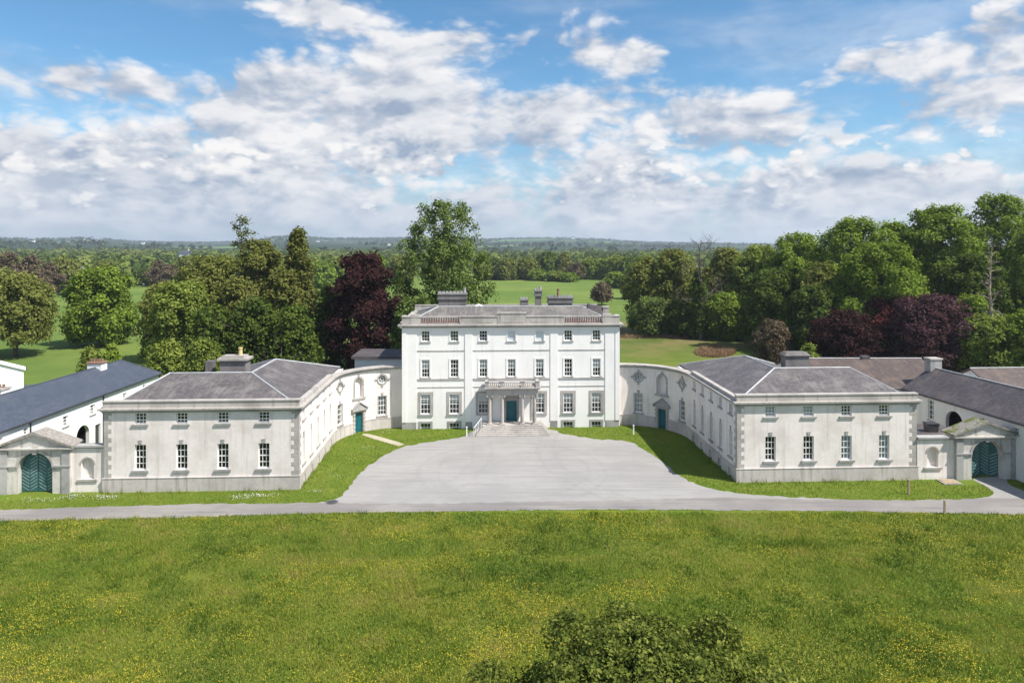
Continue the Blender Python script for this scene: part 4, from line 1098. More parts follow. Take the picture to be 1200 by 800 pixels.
def blades(name, x, y, h, w, tint, mt, lean=.5):
    n = len(x); z = height(x, y); a = rng.random(n)*2*np.pi; dx, dy = np.cos(a)*w/2, np.sin(a)*w/2
    lx = rng.normal(0, lean, n)*h; ly = rng.normal(0, lean, n)*h
    V = np.empty((n, 3, 3)); V[:, 0] = np.stack([x-dx, y-dy, z-.02], 1); V[:, 1] = np.stack([x+dx, y+dy, z-.02], 1); V[:, 2] = np.stack([x+lx, y+ly, z+h], 1)
    F = np.arange(n*3).reshape(n, 3)
    return fast_mesh(name, V.reshape(-1, 3), F, [mt], np.repeat(tint, 3))
def scatter_tri(n, y0, y1, pad=4):
    y = y0+(y1-y0)*rng.random(n); x = (rng.random(n)*2-1)*(.76*y+pad); return x, y
x, y = scatter_tri(330000, 29, 54)
k_ = ~in_poly(x, y-.12*rng.random(len(x))**2-.10*fnoise(x, y, 1.0, 2), road) & ~((y > 51.2)) & ~in_poly(x, y, court); x, y = x[k_], y[k_]
pt = fnoise(x, y*1.0, 7, 4); pt2 = fnoise(x+50, y, 1.6, 3)
bare = np.exp(-(((x-GP(229, 675)[0])/.8)**2+((y-GP(229, 675)[1])/.6)**2))
lush = np.exp(-(((x-GP(930, 636)[0])/3.5)**2+((y-GP(930, 636)[1])/.8)**2))
pt3 = fnoise(x-40, y*1.5, 2.6, 3); ti = np.clip(.42+(pt-.5)*1.1+(pt2-.5)*.9+(pt3-.5)*.8+rng.normal(0, .20, len(x)), 0, 1); ti = np.clip(ti-lush*.35+bare*.5, 0, 1)
tuft = .7*sst(fnoise(x+31, y+7, 1.1, 3), .60, .72); ti = np.clip(ti-.16*tuft, 0, 1); hh = (.06+.13*rng.random(len(x)))*(.6+1.0*(fnoise(x-80, y, 3, 3)))*(1+lush*.8+tuft*.9)*(1-.8*bare)
o = blades('meadow_grass', x, y, hh, .035+.03*rng.random(len(x)), ti, M['blades']); put_tags(o, 'rough buttercup meadow grass in front of the lane', 'grass', kind='stuff')
# lawns between the wings, the court and the lane
x, y = scatter_tri(260000, 49, 78, 3)
k_ = ~in_poly(x, y, road) & ~in_poly(x, y, court) & ~in_poly(x, y, spur) & ~in_poly(x, y, fp)
ct, st_ = math.cos(THETA), math.sin(THETA)
lx = (x-CX)*ct+(y-CY)*st_; ly = -(x-CX)*st_+(y-CY)*ct; ax_ = np.abs(lx)
free = (ly < -18.25) | ((ax_ < 18.2) & ((ly < -5.5) | ((ax_ < 12) & (ly < -.1)) | (np.hypot(ax_-12, ly+5.5) < 6.15)))
free &= ~((ax_ < 4.2) & (ly > -3.4)) & ~((np.abs(ax_-39.7) < 2.9) & (ly > -19.6)); free &= ~((ly > -18.6) & (ax_ > 34))
fr = k_ & free & ((y > 51.6))
x, y, ly, ax_ = x[fr], y[fr], ly[fr], ax_[fr]
near = np.exp(-np.abs(ly+18.35)/.25)*(ax_ > 18) + np.exp(-np.abs(ax_-18.2)/.2)*(ly > -18)*(ly < -5.5)
ti = np.clip(.5+(fnoise(x, y, 4, 4)-.5)*1.1+rng.normal(0, .15, len(x)), 0, 1)
hh = (.05+.10*rng.random(len(x)))*(1+near*3*(fnoise(x, y, .7, 2) > .52))
o = blades('lawn_grass', x, y, hh, .035+.03*rng.random(len(x)), ti, M['blades_lawn'], .4); put_tags(o, 'bright lawn grass round the court and along the wings', 'grass', kind='stuff')
# flowers
def flowers(name, x, y, z0, s, mt):
    n = len(x); z = height(x, y)+z0; a = rng.random(n)*6.28; V = np.empty((n, 4, 3)); tl = rng.normal(0, .25, (n, 2))
    for i in range(4):
        dx = np.cos(a+i*np.pi/2)*s; dy = np.sin(a+i*np.pi/2)*s; V[:, i] = np.stack([x+dx, y+dy, z+dx*tl[:, 0]+dy*tl[:, 1]], 1)
    return fast_mesh(name, V.reshape(-1, 3), np.arange(n*4).reshape(n, 4), [mt])
M['yellow'] = simple('buttercup_petal', (.72, .55, .03), (.62, .45, .03), 2, .5, .4, 0); M['white_fl'] = simple('daisy_petal', (.8, .8, .78), (.7, .7, .68), 2, .8, .2, 0)
x, y = scatter_tri(330000, 29, 51.3)
pr = sst(fnoise(x+9, y*1.6, 4.2, 4), .50, .68)*1.7*(.3+.9*fnoise(x, y, .8, 2))+.07; pr = pr+.7*sst(y, 46, 49)*sst(fnoise(x, y, 5, 3), .5, .7)+.8*np.exp(-((x-5)/30)**2-((y-33)/4)**2)*.35
k_ = (rng.random(len(x)) < pr*.26) & ~in_poly(x, y, road); x, y = x[k_], y[k_]
o = flowers('buttercups', x, y, .10+.10*rng.random(len(x)), .013+.011*rng.random(len(x)), M['yellow']); put_tags(o, 'yellow buttercups scattered in the meadow', 'flowers', kind='stuff')
xs, ys = [], []
for (px, py, rx_, ry_, n) in ((45, 586, 22, 3, 160), (85, 582, 14, 3, 200), (122, 583, 16, 3, 260), (300, 581, 20, 2.2, 260), (280, 583.5, 12, 2, 120), (372, 576, 8, 2, 60), (430, 525, 8, 3, 40), (452, 506, 10, 2, 50), (8, 578, 6, 2, 60), (395, 556, 15, 8, 40)):
    for _ in range(int(n*.5)):
        q = GP(px+rng.normal()*rx_*.6, py+rng.normal()*ry_*.5); xs.append(q[0]); ys.append(q[1])
xs, ys = np.array(xs), np.array(ys); k_ = ~in_poly(xs, ys, road) & ~in_poly(xs, ys, court); xs, ys = xs[k_], ys[k_]
o = flowers('daisies', xs, ys, .10, .028, M['white_fl']); put_tags(o, 'white daisies in the grass strip beside the lane', 'flowers', kind='stuff')
# bracken behind the right link
M['bracken'] = tint_mat('dead_bracken', [(0, (.16, .09, .05)), (.5, (.30, .19, .12)), (1, (.42, .30, .18))], .15)
xs, ys = [], []
for (px, py, rx_, ry_, n) in ((838, 413, 24, 6, 5500), (790, 394, 36, 2.5, 3500), (745, 395, 18, 1.5, 900)):
    for _ in range(n):
        r_ = math.sqrt(rng.random()); a = rng.random()*6.28; q = GP(px+r_*rx_*math.cos(a), py+r_*ry_*math.sin(a)); xs.append(q[0]); ys.append(q[1])
xs, ys = np.array(xs), np.array(ys)
o = blades('bracken', xs, ys, .35+.5*rng.random(len(xs)), .10+.08*rng.random(len(xs)), rng.random(len(xs)), M['bracken'], .35); put_tags(o, 'rusty dead bracken patches behind the shaded curved wall', 'bracken', kind='stuff')

# ------------------------------------------------------------------ foliage
M['bark'] = simple('bark', (.13, .105, .08), (.07, .06, .05), 3, .95, .1, .6, stretch=(3, 3, .6))
M['deadbark'] = simple('bleached_bark', (.17, .14, .115), (.09, .075, .06), 3, .95, .1, .5)
M['birchbark'] = simple('pale_snag_bark', (.38, .32, .25), (.22, .18, .14), 3, .95, .1, .5)
G_ = lambda n, a, b_, c_, tr=.28: tint_mat(n, [(0, a), (.5, b_), (1, c_)], tr)
M['f_oak'] = G_('oak_leaves', (.070, .105, .012), (.150, .215, .026), (.265, .33, .045))
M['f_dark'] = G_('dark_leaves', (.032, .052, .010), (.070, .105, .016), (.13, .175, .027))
M['f_olive'] = G_('olive_leaves', (.068, .080, .016), (.150, .165, .036), (.26, .265, .070))
M['f_light'] = G_('spring_leaves', (.068, .095, .014), (.160, .200, .034), (.28, .32, .070))
M['f_conif'] = G_('conifer_leaves', (.046, .056, .012), (.115, .125, .026), (.20, .20, .045), .15)
M['f_poplar'] = G_('poplar_leaves', (.05, .078, .017), (.120, .165, .038), (.24, .29, .095))
M['f_beech'] = G_('copper_beech_leaves', (.012, .004, .005), (.033, .011, .012), (.075, .027, .025), .2)
M['f_purple'] = G_('purple_leaves', (.028, .012, .017), (.068, .030, .036), (.14, .066, .074), .2)
M['f_red'] = G_('red_leaves', (.045, .012, .013), (.105, .025, .025), (.18, .055, .045), .25)
M['f_brown'] = G_('bud_twigs', (.06, .045, .030), (.13, .095, .060), (.20, .155, .095), .15)
M['f_may'] = G_('hawthorn_blossom', (.10, .13, .05), (.35, .36, .28), (.62, .62, .55), .2)
M['f_front'] = G_('foreground_leaves', (.030, .042, .008), (.105, .135, .020), (.28, .29, .06), .3)

def cards(pos, nrm, size, tint, r_):
    n = len(pos); nrm = nrm/np.linalg.norm(nrm, axis=1)[:, None]
    ref = r_.normal(size=(n, 3)); t = np.cross(nrm, ref); t /= np.linalg.norm(t, axis=1)[:, None]; b = np.cross(nrm, t)
    s = size[:, None]; bend = nrm*s*.18
    V = np.empty((n, 4, 3)); V[:, 0] = pos-t*s*.62; V[:, 1] = pos-b*s*.42+bend*.6+t*s*.1; V[:, 2] = pos+t*s*.62; V[:, 3] = pos+b*s*.42+bend*.6-t*s*.08
    return V.reshape(-1, 3), np.arange(n*4).reshape(n, 4), np.repeat(tint, 4)

def crown_points(seed, H, Rd, env, n, card, nl=84, base=.12, lobe=(.14, .28), zst=.8, clump=10, spread=.9):
    """leaf cards on many overlapping lobes inside the profile env(t)"""
    r_ = np.random.default_rng(seed); C = []; LR = []
    for i in range(nl):
        t = base+(1-base)*((i+.5)/nl); e = env(t)*Rd; a = i*2.4+r_.random()*.9; q = r_.uniform(lobe[0], lobe[1])*Rd*(.55+.45*e/Rd)
        rad = max(0, e-q*.75)*math.sqrt(r_.uniform(.08, 1)); C.append((rad*math.cos(a), rad*math.sin(a), min(t*H, H-q*zst*.8))); LR.append(q)
    C.append((0, 0, H*(base+1)*.5)); LR.append(Rd*.45)
    C = np.array(C); LR = np.array(LR); nc = int(n/clump*1.7); li = r_.choice(len(C), nc, p=LR**2/np.sum(LR**2))
    d = r_.normal(size=(nc, 3)); d /= np.linalg.norm(d, axis=1)[:, None]; d[:, 2] = np.where(d[:, 2] < -.5, -d[:, 2], d[:, 2])
    q = C[li]+d*LR[li][:, None]*(.72+.30*r_.random((nc, 1)))*np.array([1, 1, zst])
    # drop most clumps buried in another lobe
    keep = np.ones(nc, bool)
    for c, l in zip(C, LR):
        dd = np.linalg.norm((q-c)/np.array([1, 1, zst]), axis=1)/l; keep &= ~((dd < .60) & (r_.random(nc) < .85))
    q, d = q[keep], d[keep]; m = len(q); ctint = np.clip(.5+r_.normal(0, .20, m)+.10*(q[:, 2]/H-.5), 0, 1)
    pos = np.repeat(q, clump, 0)+r_.normal(size=(m*clump, 3))*card*spread; dn = np.repeat(d, clump, 0)
    cz = np.array([0, 0, H*.45]); out = (pos-cz)/np.array([Rd, Rd, H*.6])
    nr = dn*.55+out*.5+r_.normal(size=pos.shape)*.50+np.array([0, 0, .25])
    sz = card*r_.uniform(.6, 1.35, len(pos)); tt = np.clip(np.repeat(ctint, clump)+r_.normal(0, .11, len(pos)), 0, 1)
    return pos, nr, sz, tt, r_, C, LR

def trunk_mb(H, C, LR, r0, base, nlimb=12, seed=0, sink=.3):
    b = MB(); rr = random.Random(seed); top = H*(base+1)*.5
    pts = [(rr.uniform(-1, 1)*.03*H*i/5, rr.uniform(-1, 1)*.03*H*i/5, -sink+(H*.86+sink)*i/5) for i in range(6)]
    b.tube(pts, [r0*1.35, r0, r0*.8, r0*.6, r0*.38, r0*.12], 8)
    idx = sorted(range(len(C)-1), key=lambda i: -LR[i])[:nlimb]
    for i in idx:
        c = C[i]; z0 = max(base*H*.6, c[2]-.28*H); f = min(1, max(0, (z0+sink)/(H*.86+sink)))*5; j = min(4, int(f)); p0 = Vector(pts[j]).lerp(Vector(pts[j+1]), f-j)
        p1 = p0.lerp(Vector(c), .5)+Vector((rr.uniform(-.4, .4), rr.uniform(-.4, .4), rr.uniform(0, .6))); b.tube([p0, p1, Vector(c)], [r0*.42, r0*.26, r0*.08], 5)
    return b
dome = lambda t: math.sqrt(max(0, 1-((t-.48)/.54)**2))
ENV = {'dome': dome,
       'wide': lambda t: max(0, 1-abs((t-.42)/.60)**2.4)**.5,
       'cone': lambda t: max(.06, (1.03-t)**.75*(1 if t > .22 else .6+t*1.8)),
       'ovoid': lambda t: math.sqrt(max(0, 1-((t-.42)/.60)**2)),
       'poplar': lambda t: max(0, 1-abs((t-.45)/.56)**2.8)**.6,
       'column': lambda t: max(0, 1-abs((t-.42)/.62)**2)**.8*(.75+.25*math.sin(t*9))}
_org = lambda: None
def make_tree(name, label, cat, X, Y, H, Rd, env, mat, n=15000, card=.42, seed=1, base=.12, trunk=None, group=None, rz=0, **kw):
    T = thing(name, label, cat, (X, Y, float(height(X, Y))-.05), rz=rz, group=group)
    pos, nr, sz, tt, r_, C, LR = crown_points(seed, H, Rd, ENV[env], n, card, base=base, **kw)
    V, F, ta = cards(pos, nr, sz, tt, r_); fast_mesh('crown', V, F, [M[mat]], ta, T)
    trunk_mb(H, C, LR, trunk or .022*H+.04, base, seed=seed).build('trunk', M['bark'], T, smooth=True, weld=False)
    return T
def copy_tree(src, label, X, Y, H=None, Wd=1.0, Hs=1.0, rz=0, mat=None, group=None):
    c = src.copy(); COL.objects.link(c); c.location = (X, Y, float(height(X, Y))-.05); c.rotation_euler.z = rz; c.scale = (Wd, Wd, Hs); c['label'] = label
    if group: c['group'] = group
    for ch in list(src.children):
        d = ch.copy(); COL.objects.link(d); d.parent = c
        if mat and ch.name.startswith('crown'): d.data = ch.data; d.material_slots[0].link = 'OBJECT'; d.material_slots[0].material = M[mat]
    return c
def XA(px, Y): return (px-600)*Y/800
def HT(py, Y): return 20-(py-288)*Y/800
# (name, label, px, Y, top py, width px, env, mat, n, card, base, extra)
TR = [
 ('chestnut_tree', 'pale olive spreading tree at the left edge standing alone in the field', 18, 123, 322, 92, 'wide', 'f_olive', 12000, .42, .22, {}),
 ('oak_tree', 'dark green round tree standing alone in the left field', 119, 137, 317, 86, 'dome', 'f_oak', 20000, .48, .06, {}),
 ('sycamore_tree', 'broad yellow green tree behind the left wing roof', 212, 104, 333, 92, 'dome', 'f_light', 15000, .36, .06, {}),
 ('sycamore_tree', 'tall olive tree rising behind the broad yellow green one', 248, 114, 303, 100, 'dome', 'f_olive', 16000, .38, .08, {}),
 ('cedar_tree', 'broad dark olive evergreen with a bare pole rising behind its top', 306, 120, 284, 96, 'ovoid', 'f_conif', 20000, .38, .05, dict(nl=60, lobe=(.12, .24))),
 ('cypress_tree', 'tall pointed evergreen left of the copper beech', 350, 112, 270, 84, 'cone', 'f_conif', 20000, .36, .04, dict(nl=70, lobe=(.12, .22), zst=1.0)),
 ('beech_tree', 'copper beech with near black purple leaves left of the house', 426, 106, 298, 94, 'dome', 'f_beech', 22000, .36, .06, {}),
 ('poplar_tree', 'very tall airy green tree behind the left end of the house', 521, 110, 238, 124, 'poplar', 'f_poplar', 20000, .33, .08, dict(nl=120, lobe=(.08, .16), zst=2.0)),
 ('lime_tree', 'lower green tree between copper beech and tall airy tree', 482, 104, 352, 52, 'dome', 'f_poplar', 7000, .36, .05, {}),
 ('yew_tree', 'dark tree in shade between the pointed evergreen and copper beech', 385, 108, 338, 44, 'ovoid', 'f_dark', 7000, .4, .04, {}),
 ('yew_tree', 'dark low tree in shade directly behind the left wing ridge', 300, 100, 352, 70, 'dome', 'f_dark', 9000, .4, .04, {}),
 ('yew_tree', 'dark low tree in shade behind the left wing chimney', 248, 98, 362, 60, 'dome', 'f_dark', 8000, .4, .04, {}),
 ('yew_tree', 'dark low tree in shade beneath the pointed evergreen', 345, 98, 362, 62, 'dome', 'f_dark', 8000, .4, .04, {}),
 ('elder_bush', 'yellow green bush beside the end of the blue slate roof', 196, 92, 402, 44, 'dome', 'f_light', 5000, .3, .03, {}),
 ('elder_bush', 'yellow green bush just left of the left wing chimney', 238, 90, 400, 40, 'dome', 'f_light', 5000, .3, .03, {}),
 ('elder_bush', 'small green bush above the ridge of the blue slate roof', 131, 100, 404, 20, 'dome', 'f_oak', 1800, .3, .03, {}),
 ('elder_bush', 'small loose bush left of the blue slate hip in the field', 105, 104, 408, 26, 'dome', 'f_light', 1800, .3, .03, {}),
 ('ash_tree', 'yellow olive tree at the left end of the wood right of the house', 756, 160, 303, 52, 'dome', 'f_olive', 9000, .5, .05, {}),
 ('ash_tree', 'tall olive tree in the wood left of the dead tree', 790, 158, 294, 66, 'dome', 'f_olive', 11000, .5, .05, {}),
 ('ivy_tree', 'dark ivy covered trunk wrapping the foot of the dead tree', 819, 146, 318, 26, 'column', 'f_dark', 5000, .42, .02, {}),
 ('ash_tree', 'tall brownish olive tree in the wood right of the dead tree', 850, 158, 293, 62, 'dome', 'f_olive', 11000, .5, .05, {}),
 ('ash_tree', 'bright green tree in the wood with rounded top', 888, 150, 290, 80, 'dome', 'f_light', 13000, .48, .05, {}),
 ('willow_bush', 'low grey green thicket at the left foot of the wood', 762, 152, 350, 58, 'dome', 'f_poplar', 5000, .42, .02, {}),
 ('willow_bush', 'low dark thicket at the foot of the wood below the dead tree', 800, 150, 352, 50, 'dome', 'f_dark', 5000, .42, .02, {}),
 ('willow_bush', 'low mid green thicket right of the dead tree foot', 852, 146, 345, 62, 'dome', 'f_oak', 6000, .42, .02, {}),
 ('blackthorn_shrub', 'bare looking brown twiggy shrub behind the right wing roof', 905, 116, 376, 46, 'dome', 'f_brown', 6000, .26, .03, {}),
 ('oak_tree', 'mid green oak at the left shoulder of the big wood on the right', 936, 142, 276, 92, 'dome', 'f_oak', 16000, .44, .05, {}),
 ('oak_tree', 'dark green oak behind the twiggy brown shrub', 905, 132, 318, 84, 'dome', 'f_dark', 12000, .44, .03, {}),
 ('oak_tree', 'tall broad oak at the centre of the right wood', 1002, 128, 258, 116, 'wide', 'f_oak', 24000, .42, .05, {}),
 ('oak_tree', 'bright sunlit oak in front of the tallest oaks', 1030, 116, 288, 116, 'dome', 'f_oak', 22000, .38, .05, {}),
 ('oak_tree', 'broad oak filling the dip between the central oak and the dark crowned oak', 1050, 131, 262, 92, 'wide', 'f_oak', 18000, .42, .05, {}),
 ('oak_tree', 'tall dark crowned oak right of the broad central oak', 1102, 128, 243, 104, 'wide', 'f_oak', 24000, .42, .05, {}),
 ('oak_tree', 'highest oak of all at the right end of the wood', 1172, 134, 230, 110, 'wide', 'f_oak', 24000, .42, .05, {}),
 ('oak_tree', 'large green oak cut off by the right edge', 1222, 120, 262, 96, 'dome', 'f_oak', 18000, .4, .05, {}),
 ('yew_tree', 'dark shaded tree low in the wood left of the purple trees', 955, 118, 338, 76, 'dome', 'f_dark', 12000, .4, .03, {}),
 ('lime_tree', 'olive tree with feathery crown in the shade of the central oak', 962, 124, 310, 62, 'dome', 'f_olive', 9000, .4, .04, {}),
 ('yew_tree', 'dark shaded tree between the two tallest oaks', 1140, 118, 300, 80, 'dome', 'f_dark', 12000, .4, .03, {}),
 ('purple_plum_tree', 'dull purple tree at the left of the purple group', 990, 106, 366, 84, 'dome', 'f_beech', 12000, .32, .04, {}),
 ('purple_plum_tree', 'crimson topped tree behind the middle of the purple group', 1032, 112, 350, 70, 'dome', 'f_red', 9000, .32, .05, {}),
 ('purple_plum_tree', 'large dark purple tree at the right of the purple group', 1092, 104, 348, 122, 'dome', 'f_purple', 20000, .32, .04, {}),
 ('laurel_bush', 'bright green rounded bush right of the large purple tree', 1158, 98, 372, 78, 'dome', 'f_light', 10000, .32, .02, dict()),
 ('laurel_bush', 'green bush at the right edge behind the brown far roof', 1205, 96, 366, 70, 'dome', 'f_oak', 9000, .32, .02, {}),
 ('laurel_bush', 'green bush climbing behind the purple tree toward the snag', 1140, 110, 348, 60, 'dome', 'f_oak', 8000, .34, .02, {}),
 ('elder_bush', 'small yellow bush beside the right wing chimney', 948, 97, 404, 24, 'dome', 'f_light', 2200, .28, .02, {}),
 ('sycamore_tree', 'olive tree filling the gap between dark round tree and tall olive tree', 190, 118, 335, 60, 'dome', 'f_olive', 9000, .4, .05, {}),
 ('cedar_tree', 'olive evergreen filling between the bare pole tree and pointed evergreen', 330, 108, 318, 62, 'ovoid', 'f_conif', 12000, .36, .03, dict(nl=50, lobe=(.14, .26))),
 ('cedar_tree', 'dark olive evergreen in front of the tall olive tree', 280, 106, 328, 76, 'ovoid', 'f_conif', 14000, .36, .03, dict(nl=50, lobe=(.14, .26))),
 ('autumn_tree', 'small russet tree alone in the field right of the house', 705, 232, 332, 26, 'dome', 'f_brown', 3000, .5, .22, {}),
]
for i, (nm, lb, px, Y, top, wpx, env, mt, n, card, base, kw) in enumerate(TR):
    grp = None
    make_tree(nm, lb, 'bush' if 'bush' in nm or 'shrub' in nm else 'tree', XA(px, Y), Y, HT(top, Y), wpx/2*Y/800*1.0, env, mt, n, card, 100+i, base, group=grp, **kw)

# bare trees
def grow(b, p, d, L, r, depth, rr, tips, up=.15, nb=(2, 3), wig=.25):
    pts = [p]; rad = [r]; q = p
    for i in range(4):
        d = (d+Vector((rr.gauss(0, wig), rr.gauss(0, wig), rr.gauss(0, wig)+up*.3))).normalized(); q = q+d*(L/4); pts.append(q); rad.append(r*(1-.13*(i+1)))
    b.tube(pts, rad, 5 if depth > 1 else 4); tips.append(q)
    if depth <= 0: return
    for i in range(rr.randint(*nb)):
        f = rr.uniform(.45, 1.0); j = min(3, int(f*4)); st = pts[j].lerp(pts[j+1], f*4-j)
        nd = (d+Vector((rr.gauss(0, .75), rr.gauss(0, .75), rr.gauss(0, .4)+up))).normalized()
        grow(b, st, nd, L*rr.uniform(.5, .75), r*.48, depth-1, rr, tips, up, nb, wig)
def bare_tree(name, label, X, Y, H, r0, mt, seed, depth=4, spread=1.0, levels=7, first=.35, sprig=None):
    T = thing(name, label, 'tree', (X, Y, float(height(X, Y))-.05)); rr = random.Random(seed); b = MB(); tips = []
    pts = [Vector((rr.gauss(0, .012)*H*i/8, rr.gauss(0, .012)*H*i/8, H*i/8*.96)) for i in range(9)]
    b.tube(pts, [r0*(1.15-i/8*1.02) for i in range(9)], 8)
    B_ = MB()
    for i in range(levels):
        f = first+(1-first)*(i+.3)/levels; j = min(7, int(f*8)); p = pts[j].lerp(pts[j+1], f*8-j); a = i*2.5+rr.random()
        grow(B_, p, Vector((math.cos(a), math.sin(a), rr.uniform(.1, .9))).normalized(), H*.2*spread*(1.25-f*.7), r0*.38*(1.2-f*.7), depth-1, rr, tips)
    b.build('trunk', M[mt], T, smooth=True, weld=False); B_.build('branches', M[mt], T, smooth=True, weld=False)
    if sprig:
        r_ = np.random.default_rng(seed); tp = np.array([tuple(t) for t in tips]); tp = tp[r_.random(len(tp)) < sprig[2]]; pos = np.repeat(tp, sprig[1], 0)+r_.normal(size=(len(tp)*sprig[1], 3))*sprig[3]
        V, F, ta = cards(pos, r_.normal(size=pos.shape)+np.array([0, 0, .6]), r_.uniform(.6, 1.3, len(pos))*.32, np.clip(.45+r_.normal(0, .2, len(pos)), 0, 1), r_); fast_mesh('crown', V, F, [M[sprig[0]]], ta, T)
    return T
bare_tree('dead_tree', 'tall leafless dead tree rising above the wood right of the house', XA(821, 145), 145, HT(276, 145), .42, 'deadbark', 5, 5, 1.05, 11, .34)
bare_tree('snag_tree', 'pale bark snag standing in front of the tallest oaks', XA(1161, 107), 107, HT(276, 107), .36, 'birchbark', 8, 3, .36, 30, .30)
bare_tree('pine_tree', 'thin bare pole pine with sparse tufts above the dark olive evergreen', XA(284, 124), 124, HT(252, 124), .28, 'deadbark', 3, 3, .42, 9, .74, ('f_conif', 14, .8, .35))
bare_tree('fallen_tree', 'bleached bare branches sticking out in front of the olive trees', XA(285, 99), 99, HT(366, 99), .22, 'deadbark', 12, 4, 1.9, 7, .4)
bare_tree('fallen_tree', 'small leafless sapling between the evergreens and the outbuilding', XA(330, 95), 95, HT(392, 95), .12, 'deadbark', 15, 4, 1.8, 6, .3)

# trees beyond the fields: one of each kind, then copies
protos = {}
for j, (mt, env) in enumerate((('f_oak', 'dome'), ('f_olive', 'dome'), ('f_light', 'wide'), ('f_dark', 'ovoid'), ('f_brown', 'dome'), ('f_conif', 'cone'), ('f_may', 'dome'))): protos[mt] = (env, j, None)
NUM = ['first', 'second', 'third', 'fourth', 'fifth', 'sixth', 'seventh', 'eighth', 'ninth', 'tenth', 'eleventh', 'twelfth', 'thirteenth', 'fourteenth', 'fifteenth', 'sixteenth', 'seventeenth', 'eighteenth', 'nineteenth', 'twentieth', 'twenty-first', 'twenty-second', 'twenty-third', 'twenty-fourth', 'twenty-fifth', 'twenty-sixth', 'twenty-seventh', 'twenty-eighth']
CN = {'f_oak': 'mid green', 'f_olive': 'olive', 'f_light': 'yellow green', 'f_dark': 'dark green', 'f_brown': 'brown twiggy', 'f_conif': 'dark pointed', 'f_may': 'white blossomed'}
rows = [
 ('hedge at the left edge', [(-14, 290, 300, 40, 'f_brown'), (10, 285, 297, 44, 'f_brown'), (36, 288, 300, 40, 'f_brown'), (58, 292, 308, 34, 'f_brown'), (76, 300, 306, 36, 'f_olive'), (92, 318, 316, 18, 'f_may'), (40, 270, 316, 34, 'f_brown'), (2, 262, 318, 36, 'f_olive')]),
 ('far hedge of the left field', [(104, 345, 318, 22, 'f_oak'), (122, 350, 308, 28, 'f_olive'), (140, 345, 320, 24, 'f_dark'), (152, 348, 324, 20, 'f_may'), (168, 350, 318, 26, 'f_dark'), (186, 340, 306, 30, 'f_brown'), (200, 335, 310, 28, 'f_brown'), (222, 345, 304, 30, 'f_olive'), (246, 350, 308, 30, 'f_light'), (272, 350, 306, 30, 'f_olive'), (300, 350, 304, 34, 'f_oak'), (332, 350, 310, 30, 'f_light'), (362, 340, 306, 30, 'f_olive'), (378, 320, 312, 28, 'f_oak'), (398, 345, 308, 30, 'f_light'), (440, 350, 306, 34, 'f_oak'), (470, 350, 304, 34, 'f_olive')]),
 ('row beyond the house roof', [(566, 395, 312, 30, 'f_olive'), (580, 400, 308, 26, 'f_dark'), (594, 392, 306, 26, 'f_olive'), (606, 400, 312, 24, 'f_light'), (619, 396, 306, 28, 'f_olive'), (630, 385, 319, 20, 'f_oak'), (642, 410, 302, 30, 'f_dark'), (661, 405, 299, 32, 'f_conif'), (652, 380, 319, 28, 'f_light'), (676, 395, 309, 26, 'f_brown'), (668, 372, 322, 20, 'f_oak'), (690, 400, 306, 28, 'f_light'), (706, 398, 309, 30, 'f_oak'), (722, 390, 304, 30, 'f_light'), (738, 380, 308, 34, 'f_dark'), (722, 330, 322, 30, 'f_oak'), (745, 320, 314, 30, 'f_dark'), (740, 260, 325, 28, 'f_olive')]),
]
first = {}
for place, lst in rows:
    lst = sorted(lst)
    for i, (px, Y, top, wpx, mt) in enumerate(lst):
        Hh, Wr = HT(top, Y), wpx/2*Y/800
        lb = '%s tree, %s from the left in the %s' % (CN[mt], NUM[i], place)
        if mt not in first:
            T = make_tree('field_tree', lb, 'tree', XA(px, Y), Y, Hh, Wr, protos[mt][0], mt, 3800, .95 if mt != 'f_brown' else .7, 300+len(first), .05, group='trees in the '+place, nl=22)
            first[mt] = (T, Hh, Wr)
        else:
            s, h0, w0 = first[mt]; copy_tree(s, lb, XA(px, Y), Y, None, Wr/w0, Hh/h0, random.random()*6, None, 'trees in the '+place)
# woods too far to count
def far_woods(name, n, y0, y1, size, per, card, seed, dens=None, cols=None, mats=None, pxr=(-260, 1460)):
    r_ = np.random.default_rng(seed); Y = np.sqrt(r_.random(n)*(y1**2-y0**2)+y0**2); px = pxr[0]+(pxr[1]-pxr[0])*r_.random(n); X = (px-600)*Y/800
    k_ = dens(X, Y, px, r_) ; X, Y = X[k_], Y[k_]; n = len(X); Z = height(X, Y); H = size*r_.uniform(.6, 1.25, n)
    u = r_.normal(size=(n, per, 3)); u /= np.linalg.norm(u, axis=2)[..., None]; u[..., 2] = np.abs(u[..., 2])*1.0
    s = H[:, None, None]*.5; pos = np.stack([X, Y, Z+H*.25], 1)[:, None]+u*s*np.array([1.05, 1.05, 1.45]); tt = np.clip(np.repeat(r_.random(n), per)*.9+r_.normal(0, .08, n*per), 0, 1)
    V, F, ta = cards(pos.reshape(-1, 3), (u*1.0+r_.normal(size=u.shape)*.35).reshape(-1, 3), card*r_.uniform(.7, 1.3, n*per), tt, r_)
    o = fast_mesh(name, V, F, [mats], ta); return o
M['f_hill'] = tint_mat('hill_wood_leaves', [(0, (.022, .034, .010)), (.5, (.045, .065, .018)), (1, (.08, .10, .03))], .1)
M['f_far'] = tint_mat('far_wood_leaves', [(0, (.040, .064, .014)), (.35, (.090, .130, .022)), (.6, (.15, .19, .036)), (.85, (.20, .22, .05)), (.96, (.17, .13, .075)), (1, (.20, .16, .10))], .2)
